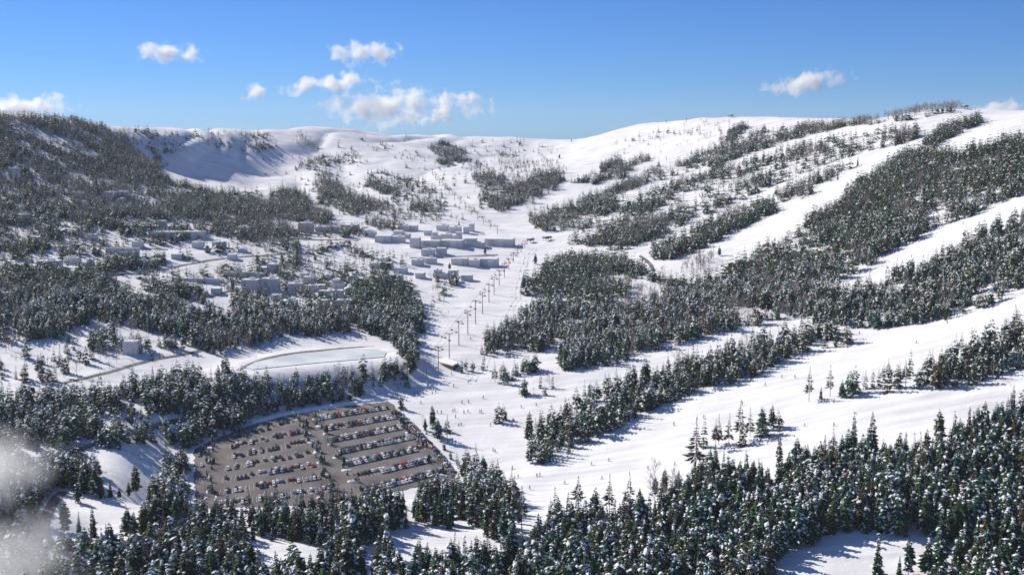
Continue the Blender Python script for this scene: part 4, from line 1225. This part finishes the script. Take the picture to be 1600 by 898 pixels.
def lines(Q, t, s0, s1, half):
    a, b = lot_pt(Q, s0, t), lot_pt(Q, s1, t); L = np.linalg.norm(b - a); n = int(L / 2.75); u = (b - a) / L
    tdir = lot_pt(Q, .5, min(1, t + .02)) - lot_pt(Q, .5, t - .02); tdir /= np.linalg.norm(tdir)
    q = []
    for i in range(n + 1):
        c = a + (b - a) * (i / n); q.append([c - u * .12 - tdir * half, c + u * .12 - tdir * half, c + u * .12 + tdir * half, c - u * .12 + tdir * half])
    return q
RT = [q for i in range(7) for q in (.02 + .155 * i, .058 + .155 * i)]
LQ = []
for i, t in enumerate(RT):
    add_row(QR, t, .02, .97, .93, 1 if i % 2 else -1, 'right', i)
    LQ += lines(QR, t, .0, .98, 2.2)
LT = [q for i in range(7) for q in (.03 + .152 * i, .066 + .152 * i)]
for i, t in enumerate(LT):
    add_row(QL, t, .03, .96, .44, 1 if i % 2 else -1, 'left', i)
    LQ += lines(QL, t, .02, .95, 2.2)
# a row along the right rim
ed = [lot_hit(u, v, .25) for u, v in ((622, 645), (650, 672), (682, 705), (708, 738))]
for k in range(3):
    a, b = ed[k], ed[k + 1]; L = np.linalg.norm(b - a); n = int(L / 2.9)
    for i in range(n):
        if crr.random() < .72:
            d = b - a; car(a + d * (i + .5) / n, Vector((-d[1], d[0], 0)), None, ('rim', k))
crr.shuffle(CARS); EXTRA = CARS[LIM:]; CARS = CARS[:LIM]; print('cars', len(CARS), 'more', len(EXTRA))
vq = np.array(LQ).reshape(-1, 3); vq[:, 2] = LOT_C[0] + LOT_C[1] * vq[:, 0] + LOT_C[2] * vq[:, 1] + .27
me = bpy.data.meshes.new('bay_markings'); me.from_pydata([tuple(v) for v in vq], [], [(4 * i, 4 * i + 1, 4 * i + 2, 4 * i + 3) for i in range(len(LQ))]); me.materials.append(M_line)
tag(link(bpy.data.objects.new('bay_markings', me)), kind='structure')
def put_car(pos, ydir, k, pc):
    if k not in CARPROTO:
        body = bpy.data.objects.new('parked_car', CARM[k][0]); link(body)
        g = link(bpy.data.objects.new('glazing', CARM[k][1]), body)
        ws = []
        for sx in (-1, 1):
            for sy in (-1, 1):
                wv = link(bpy.data.objects.new('wheel', CARM[k][2]), body); wv.location = (sx * .8, sy * 1.35, .33); ws.append(wv)
        CARPROTO[k] = [body, g, *ws]; o = body
    else:
        b0, *ch = CARPROTO[k]; o = b0.copy(); link(o)
        for c in ch: q = c.copy(); link(q, o)
    z = LN; y = (ydir - z * ydir.dot(z)).normalized(); x = y.cross(z)
    o.matrix_world = Matrix(((x.x, y.x, z.x, pos[0]), (x.y, y.y, z.y, pos[1]), (x.z, y.z, z.z, pos[2] + .0), (0, 0, 0, 1)))
    o.scale = (1.06,) * 3; o.color = (*pc, 1); return o
cg = {}
for pos, yd, k, pn, pc, wh in CARS:
    o = put_car(pos, yd, k, pc); cg.setdefault((pn, k, wh), []).append((pos[0], pos[1], o))
for (pn, k, wh), L in cg.items():
    L.sort(key=lambda c: c[0] if wh[0] != 'rim' else -c[1])
    body = 'saloon' if k == 0 else 'estate car'
    if wh[0] == 'rim': where = ['upper', 'middle', 'lower'][wh[1]] + ' part of the car park rim'
    else: where = f'{ORD[wh[1]]} row from the back, {wh[0]} car park half'
    for j, (_, _, o) in enumerate(L):
        lab = f'{pn} {body}, {where}' if len(L) == 1 else f"{pn} {body}, {ORD[j]} from {'the back' if wh[0] == 'rim' else 'left'}, {where}"
        tag(o, lab, 'car', f'cars parked in the {where}')
def road_car(u, v, u2, v2, pc, label):
    p = at(u, v); q = at(u2, v2); o = put_car((p[0], p[1], p[2] + .35), Vector(q - p), 0, pc); tag(o, label, 'car')
road_car(83, 789, 88, 779, (.02, .02, .025), 'dark car driving round the upper bend of the loop road')
road_car(74, 826, 76, 812, (.5, .5, .52), 'pale car on the loop road below the mist')
road_car(311, 712, 310, 735, (.3, .3, .32), 'grey car on the driveway along the left side of the car park')
road_car(315, 728, 313, 750, (.7, .7, .72), 'white car on the driveway along the left side of the car park')
road_car(497, 692, 505, 712, (.03, .03, .03), 'black car driving down the central lane of the car park')

# snow heaps and low plants at the ends of the bays
def heap(p, r, h, seed, label, group):
    rr = np.random.default_rng(seed); n, m = 14, 5; V = [(0, 0, h)]; T = []
    for i in range(1, m + 1):
        for j in range(n):
            a = 2 * math.pi * j / n; f = i / m
            k = r * f * (1 + .22 * math.sin(2 * a + seed) + rr.normal(0, .1))
            V.append((k * math.cos(a), k * math.sin(a) * .8, h * (1 - f ** 1.6) * (1 + rr.normal(0, .12)) - (.35 if i == m else 0)))
    for j in range(n): T.append((0, 1 + j, 1 + (j + 1) % n))
    for i in range(m - 1):
        for j in range(n):
            a, b = 1 + i * n + j, 1 + i * n + (j + 1) % n
            T += [(a, a + n, b + n), (a, b + n, b)]
    o = link(bpy.data.objects.new('snow_heap', tri_mesh('snow_heap', V, T, None, [M_lump], None, True))); o.location = (p[0], p[1], p[2] - .1)
    tag(o, label, 'snow heap', group); return o
hs_ = 0
for nm, line, gl in (('left side of the central lane', [(466, 655), (473, 665), (480, 677), (487, 690), (493, 706), (501, 722), (511, 742), (520, 762)], 'left'),
                 ('right side of the central lane', [(492, 655), (500, 666), (508, 678), (517, 694), (527, 714), (540, 734), (552, 752)], 'right'),
                 ('right rim of the parked rows', [(614, 648), (626, 660), (640, 675), (656, 696), (672, 720), (688, 742)], 'rim'),
                 ('left rim of the parked rows', [(330, 700), (328, 720), (327, 745), (328, 768)], 'lrim')):
    for j, (u, v) in enumerate(line):
        p = lot_hit(u + crr.uniform(-2, 2), v, .25); hs_ += 1
        heap(p, crr.uniform(2.0, 3.8), crr.uniform(.8, 1.6), hs_, f'ploughed snow heap, {ORD[j]} from the back, on the {nm}', 'ploughed snow heaps in the car park')
        if crr.random() < .85:
            for q in range(crr.randrange(2, 5)):
                tx, ty = p[0] + crr.uniform(-3, 3), p[1] + crr.uniform(-3, 3); tz = LOT_C[0] + LOT_C[1] * tx + LOT_C[2] * ty
                tree_obj(*(('b', crr.randrange(5)) if crr.random() < .55 else ('s', crr.randrange(8))), tx, ty, tz + .2, crr.uniform(4.5, 8.5), crr.uniform(0, 6), 1.3,
                         f"{['small', 'thin', 'slight', 'young'][q]} planted tree on the {ORD[j]} snow heap along the {nm}", 'tree', 'planted trees in the car park')
# more young trees along both sides of the central lane and the parked rows
for nm, a, b, k_ in (('left edge of the central lane', (466, 654), (526, 774), 22), ('right edge of the central lane', (490, 652), (560, 770), 22), ('left rim of the parked rows', (332, 690), (322, 800), 26), ('right rim of the parked rows', (610, 640), (704, 745), 20)):
    A_, B_2 = lot_hit(*a), lot_hit(*b)
    for q in range(k_):
        p = A_ + (B_2 - A_) * (q + crr.uniform(-.4, .4)) / k_; p[0] += crr.uniform(-2.2, 2.2); p[2] = LOT_C[0] + LOT_C[1] * p[0] + LOT_C[2] * p[1]
        bare_ = crr.random() < .5
        tree_obj('b' if bare_ else 's', crr.randrange(5 if bare_ else 8), *p, crr.uniform(3.2, 6.2), crr.uniform(0, 6), 1.35, f"young {'leafless' if bare_ else 'evergreen'} tree, {ORD[q] if q < 20 else 'last'} from the back, {nm}", 'tree', 'planted trees in the car park')
# ploughed bank along the upper rim of the car park
def bank(px, label):
    W_ = resample(smooth_line(np.array([lot_hit(u, v)[:2] for u, v in px])), 2.5); t = np.gradient(W_, axis=0); t /= np.linalg.norm(t, axis=1)[:, None]; nr = np.stack([-t[:, 1], t[:, 0]], 1)
    prof = [(-3.6, -.5), (-2.4, .5), (-.9, 1.2), (.5, 1.3), (1.9, .6), (3.2, -.5)]
    V = []; k = len(prof)
    for i, (p, q) in enumerate(zip(W_, nr)):
        for s, z in prof:
            a = p + q * s * (1 + .5 * vnoise(np.array(p[0] / 5 + s), np.array(p[1] / 5))); V.append((*a, float(ground(a[0], a[1])) + z * (1 + .7 * float(vnoise(np.array(p[0] / 4), np.array(p[1] / 4 + s))))))
    F = [(i * k + j, (i + 1) * k + j, (i + 1) * k + j + 1, i * k + j + 1) for i in range(len(W_) - 1) for j in range(k - 1)]
    tag(link(bpy.data.objects.new('snow_bank', tri_mesh('snow_bank', V, F, None, [M_lump], None, True))), label, 'snow bank')
bank([(392, 660), (420, 652), (455, 645), (500, 637), (545, 630), (585, 625), (604, 623)], 'long ploughed snow bank along the upper edge of the car park')

# ------------------------------------------------------------------ skiers
def skier_mesh(pose):
    r = random.Random(pose)
    tw = (-.25, .3, 0, .15)[pose]; crouch = (.06, .12, .0, .2)[pose]
    J = {'pel': (0, 0, .95 - crouch), 'chest': (0, .12 + tw * .2, 1.32 - crouch), 'neck': (0, .18, 1.5 - crouch), 'head': (0, .22, 1.62 - crouch), 'top': (0, .23, 1.76 - crouch)}
    E = [('pel', 'chest'), ('chest', 'neck'), ('neck', 'head'), ('head', 'top')]
    Rr = {'pel': .17, 'chest': .2, 'neck': .08, 'head': .12, 'top': .1}
    for s, n in ((-1, 'a'), (1, 'b')):
        J['hip' + n] = (s * .1, .02, .86 - crouch); J['knee' + n] = (s * .13, .16 + crouch, .48 - crouch * .4); J['ank' + n] = (s * .13, -.02, .1); J['toe' + n] = (s * .13, .16, .06)
        J['sh' + n] = (s * .21, .12, 1.42 - crouch); J['elb' + n] = (s * .34, .22 + tw * s * .3, 1.15 - crouch); J['hand' + n] = (s * .32, .48, 1.05 - crouch + tw * s * .3); J['tip' + n] = (s * .31, .56, 1.04 - crouch + tw * s * .3)
        E += [('pel', 'hip' + n), ('hip' + n, 'knee' + n), ('knee' + n, 'ank' + n), ('ank' + n, 'toe' + n), ('chest', 'sh' + n), ('sh' + n, 'elb' + n), ('elb' + n, 'hand' + n), ('hand' + n, 'tip' + n)]
        Rr.update({'hip' + n: .13, 'knee' + n: .09, 'ank' + n: .08, 'toe' + n: .07, 'sh' + n: .1, 'elb' + n: .075, 'hand' + n: .055, 'tip' + n: .05})
    ks = list(J); me = bpy.data.meshes.new('skier_skeleton'); me.from_pydata([J[k] for k in ks], [(ks.index(a), ks.index(b)) for a, b in E], [])
    o = bpy.data.objects.new('skier_skeleton', me); COL.objects.link(o)
    md = o.modifiers.new('skin', 'SKIN'); sk = me.skin_vertices[0].data
    for i, k in enumerate(ks): sk[i].radius = (Rr[k], Rr[k]); sk[i].use_root = (k == 'pel')
    ss = o.modifiers.new('sub', 'SUBSURF'); ss.levels = 1; ss.render_levels = 1
    dg = bpy.context.evaluated_depsgraph_get(); out = bpy.data.meshes.new_from_object(o.evaluated_get(dg)); out.name = 'skier_body'
    bpy.data.objects.remove(o); bpy.data.meshes.remove(me)
    out.materials.clear()
    for m in (M_jacket, M_trouser, M_skin, M_helmet): out.materials.append(m)
    for p in out.polygons:
        c = p.center
        p.material_index = 1 if c.z < .92 - crouch else (3 if c.z > 1.68 - crouch or (c.z > 1.55 - crouch and c.y < .2) else (2 if c.z > 1.53 - crouch else 0))
    return out
def ski_meshes():
    m = MB()
    ys = [-.85, -.5, 0, .5, .85, 1.0]; zs = [.0, .0, .01, .0, .03, .12]; ws = [.05, .045, .035, .045, .055, .02]
    vs = [(s * w, y, z + t) for y, z, w in zip(ys, zs, ws) for s in (-1, 1) for t in (0, .025)]
    fs = []
    for k in range(5):
        a = 4 * k; b = a + 4
        fs += [(a, b, b + 2, a + 2), (a + 1, a + 3, b + 3, b + 1), (a, a + 1, b + 1, b), (a + 2, b + 2, b + 3, a + 3)]
    m.add(vs, fs); p = MB(); p.bar((0, 0, 0), (0, -.45, -1.0), .018, n=5)
    return m.mesh('ski', [M_ski]), p.mesh('ski_pole', [M_rope])
SKB = [skier_mesh(k) for k in range(4)]; SKI, POLE = ski_meshes()
JK = [('black', (.02, .02, .025)), ('dark blue', (.03, .06, .2)), ('red', (.55, .04, .04)), ('grey', (.2, .2, .22)), ('dark green', (.03, .12, .07)), ('orange', (.6, .2, .03)), ('purple', (.15, .05, .2))]
SKIERS = [  # picture position and place
 *[(u, v, 'on the snow by the tunnel shelter') for u, v in ((616,601),(621,602),(626,601),(622,608),(618,617),(621,618),(648,614),(652,615),(647,620),(632,604))],
 *[(u, v, 'on the valley run above the car park') for u, v in ((705,585),(732,598),(709,604),(658,630),(676,615),(681,613),(722,630),(732,629),(684,645),(690,645),(708,643),(711,642),(725,645),(731,644),(750,645),(752,644),(712,652),(717,665),(721,664),(771,704),(774,706),(767,665),(755,622))],
 *[(u, v, 'at the foot of the broad run') for u, v in ((805,747),(810,746),(839,744),(844,743),(828,764),(883,756),(925,726),(952,720),(941,748),(801,732),(1013,733),(1055,726))],
 *[(u, v, 'on the broad run beside the long tree band') for u, v in ((1053,664),(1100,653),(815,637),(838,633),(802,657),(1196,602),(1222,590),(1242,590),(1303,665),(1258,666),(1160,632))],
 *[(u, v, 'on the upper right run') for u, v in ((1343,522),(1432,536),(1480,505),(1530,352),(1505,350),(1566,592),(1448,372),(1161,523),(1140,535),(881,537),(850,550),(1066,553))],
 *[(u, v, 'on the slope beside the central forest') for u, v in ((735,530),(760,520),(800,480),(790,520),(770,545),(842,470))],
]
skp = None; sg = {}; rs = random.Random(4)
for u, v, wh in SKIERS:
    p = at(u, v); pose = rs.randrange(4); jn, jc = JK[rs.choices(range(7), (6, 3, 2, 3, 1, 1, 1))[0]]
    if skp is None: skp = {}
    if pose not in skp:
        o = link(bpy.data.objects.new('person', SKB[pose])); ch = []
        for s in (-1, 1):
            k = link(bpy.data.objects.new('ski', SKI), o); k.location = (s * .13, 0, .01); ch.append(k)
        for s in (-1, 1):
            k = link(bpy.data.objects.new('ski_pole', POLE), o); k.location = (s * .32, .5, 1.08); ch.append(k)
        skp[pose] = (o, ch)
    else:
        o = skp[pose][0].copy(); link(o)
        for c in skp[pose][1]: link(c.copy(), o)
    e = 2.0
    gxn = (float(ground(p[0] + e, p[1])) - float(ground(p[0] - e, p[1]))) / (2 * e); gyn = (float(ground(p[0], p[1] + e)) - float(ground(p[0], p[1] - e))) / (2 * e)
    a = math.atan2(-gyn, -gxn) - math.pi / 2 + rs.uniform(-1.1, 1.1)
    o.location = (p[0], p[1], float(ground(p[0], p[1])) + .02); o.rotation_euler = (0, 0, a); o.scale = (1.45,) * 3
    o.color = (*jc, 1); sg.setdefault((jn, wh), []).append((u, o))
for (jn, wh), L in sg.items():
    L.sort(key=lambda t: t[0])
    for j, (u, o) in enumerate(L):
        tag(o, f'skier in {jn} jacket {wh}' if len(L) == 1 else f"skier in {jn} jacket, {ORD[j] + ' from left' if j else 'leftmost'}, {wh}", 'person', 'skiers on the runs')

# ------------------------------------------------------------------ clouds, mist, haze
def vol_mat(name, dens, scale, lo, hi, col=(1, 1, 1), aniso=0.0, det=4, amp=2.2):
    m = bpy.data.materials.new(name); m.use_nodes = True; t = m.node_tree; N = t.nodes; L = t.links; N.clear()
    out = N.new('ShaderNodeOutputMaterial'); pv = N.new('ShaderNodeVolumePrincipled'); pv.inputs['Color'].default_value = (*col, 1); pv.inputs['Anisotropy'].default_value = aniso
    tc = N.new('ShaderNodeTexCoord'); no = N.new('ShaderNodeTexNoise'); no.inputs['Scale'].default_value = scale; no.inputs['Detail'].default_value = det; no.inputs['Roughness'].default_value = .6
    geo = N.new('ShaderNodeNewGeometry') if False else None
    ln = N.new('ShaderNodeVectorMath'); ln.operation = 'LENGTH'
    sub = N.new('ShaderNodeMath'); sub.operation = 'SUBTRACT'; sub.inputs[0].default_value = 1.0
    add = N.new('ShaderNodeMath'); add.operation = 'MULTIPLY_ADD'; add.inputs[1].default_value = amp
    mr = N.new('ShaderNodeMapRange'); mr.inputs['From Min'].default_value = lo; mr.inputs['From Max'].default_value = hi; mr.inputs['To Min'].default_value = 0; mr.inputs['To Max'].default_value = dens; mr.interpolation_type = 'SMOOTHSTEP'
    # world-size noise keeps the puffs round; object space carries the fall-off (unit ball)
    L.new(tc.outputs['Object'], ln.inputs[0]); L.new(ln.outputs['Value'], sub.inputs[1])
    gp = N.new('ShaderNodeNewGeometry'); L.new(gp.outputs['Position'], no.inputs['Vector'])
    L.new(no.outputs['Fac'], add.inputs[0]); add2 = N.new('ShaderNodeMath'); add2.operation = 'SUBTRACT'; add2.inputs[1].default_value = amp * .5 - .5; L.new(sub.outputs['Value'], add2.inputs[0]); L.new(add2.outputs['Value'], add.inputs[2])
    L.new(add.outputs['Value'], mr.inputs['Value']); L.new(mr.outputs['Result'], pv.inputs['Density'])
    L.new(pv.outputs[0], out.inputs['Volume']); return m
def ball(name, loc, size, m, rot=(0, 0, 0)):
    bm = bmesh.new(); bmesh.ops.create_icosphere(bm, subdivisions=3, radius=1.0); me = bpy.data.meshes.new(name); bm.to_mesh(me); bm.free(); me.materials.append(m)
    o = link(bpy.data.objects.new(name, me)); o.location = loc; o.scale = size; o.rotation_euler = rot; return o
M_cloud = vol_mat('cloud_vapour', 0.022, 0.009, 0.85, 1.55, aniso=0.35, det=6, amp=3.2)
CD = 9000.0
def cloud(u, v, wpx, hpx, label, rot=0.0):
    x, y, z = on_depth(u, v, CD); k = CD / FPX
    o = ball('cloud', (x, y, z), (wpx / 2 * k * 1.45, 170, hpx / 2 * k * 1.6), M_cloud, (0, -rot, 0)); tag(o, label, 'cloud', 'small white clouds low in the sky')
cloud(40, 168, 120, 36, 'white cloud resting on the left mountain skyline')
cloud(267, 83, 100, 26, 'small flat cloud high over the left mountain')
cloud(570, 83, 100, 34, 'small puffy cloud, highest above the saddle')
cloud(515, 131, 150, 24, 'long thin tilted cloud above the large one', .12)
cloud(400, 146, 44, 22, 'tiny round cloud left of the long thin one')
cloud(600, 168, 170, 56, 'large white cloud over the saddle')
cloud(700, 168, 130, 40, 'right end puff of the large cloud over the saddle')
cloud(1262, 130, 130, 30, 'lone wispy cloud over the right mountain', .12)
cloud(1570, 178, 100, 34, 'faint cloud behind the right summit')
M_mist = vol_mat('mist_vapour', 0.06, 0.013, 0.85, 1.65, det=4, aniso=0.15, amp=1.8)
def mist(u, v, D, size, label):
    p = on_depth(u, v, D); o = ball('mist_bank', p, size, M_mist); tag(o, kind='stuff')
mist(-45, 905, 540, (75, 90, 42), '')
mist(-90, 760, 660, (85, 85, 48), '')
hz = bpy.data.materials.new('air_haze'); hz.use_nodes = True; hz.node_tree.nodes.clear()
pv = hz.node_tree.nodes.new('ShaderNodeVolumePrincipled'); pv.inputs['Color'].default_value = (.86, .92, 1, 1); pv.inputs['Density'].default_value = 0.000022
ho = hz.node_tree.nodes.new('ShaderNodeOutputMaterial'); hz.node_tree.links.new(pv.outputs[0], ho.inputs['Volume'])
m = MB(); m.box(-7200, 7200, -6800, 7300, float(GZ.min()) - 1.5, max(float(GZ.max()) + 6, CAMZ + 45)); print('haze top', GZ.max(), GZ.min())
tag(m.build('haze', hz), kind='stuff')
# the cars beyond the first 318: one mass
mv, mf, mm = [], [], []; mats_ = [M_tyre, M_glass]
fixed = {}
for pn, pc, _ in PAINTS:
    m_, t_, b_ = mat('car_paint_' + pn.replace(' ', '_'), pc, .35, 0, .5); fixed[pn] = len(mats_); mats_.append(m_)
for pos, yd, k, pn, pc, wh in EXTRA:
    z = LN; y = (yd - z * yd.dot(z)).normalized(); x = y.cross(z)
    for me_, s_ in ((CARM[k][0], fixed[pn]), (CARM[k][1], 1)):
        k0 = len(mv)
        mv += [tuple(Vector(pos) + x * v.co.x + y * v.co.y + z * v.co.z) for v in me_.vertices]
        for p_ in me_.polygons: mf.append(tuple(i + k0 for i in p_.vertices)); mm.append(s_)
if EXTRA:
    me = bpy.data.meshes.new('parked_cars'); me.from_pydata(mv, [], mf)
    for m_ in mats_: me.materials.append(m_)
    me.polygons.foreach_set('material_index', mm); me.update()
    tag(link(bpy.data.objects.new('parked_cars', me)), kind='stuff')
for o in scene.objects:
    if o.get('label') and len(o['label'].split()) > 16: print('LONG', o.name, o['label'])
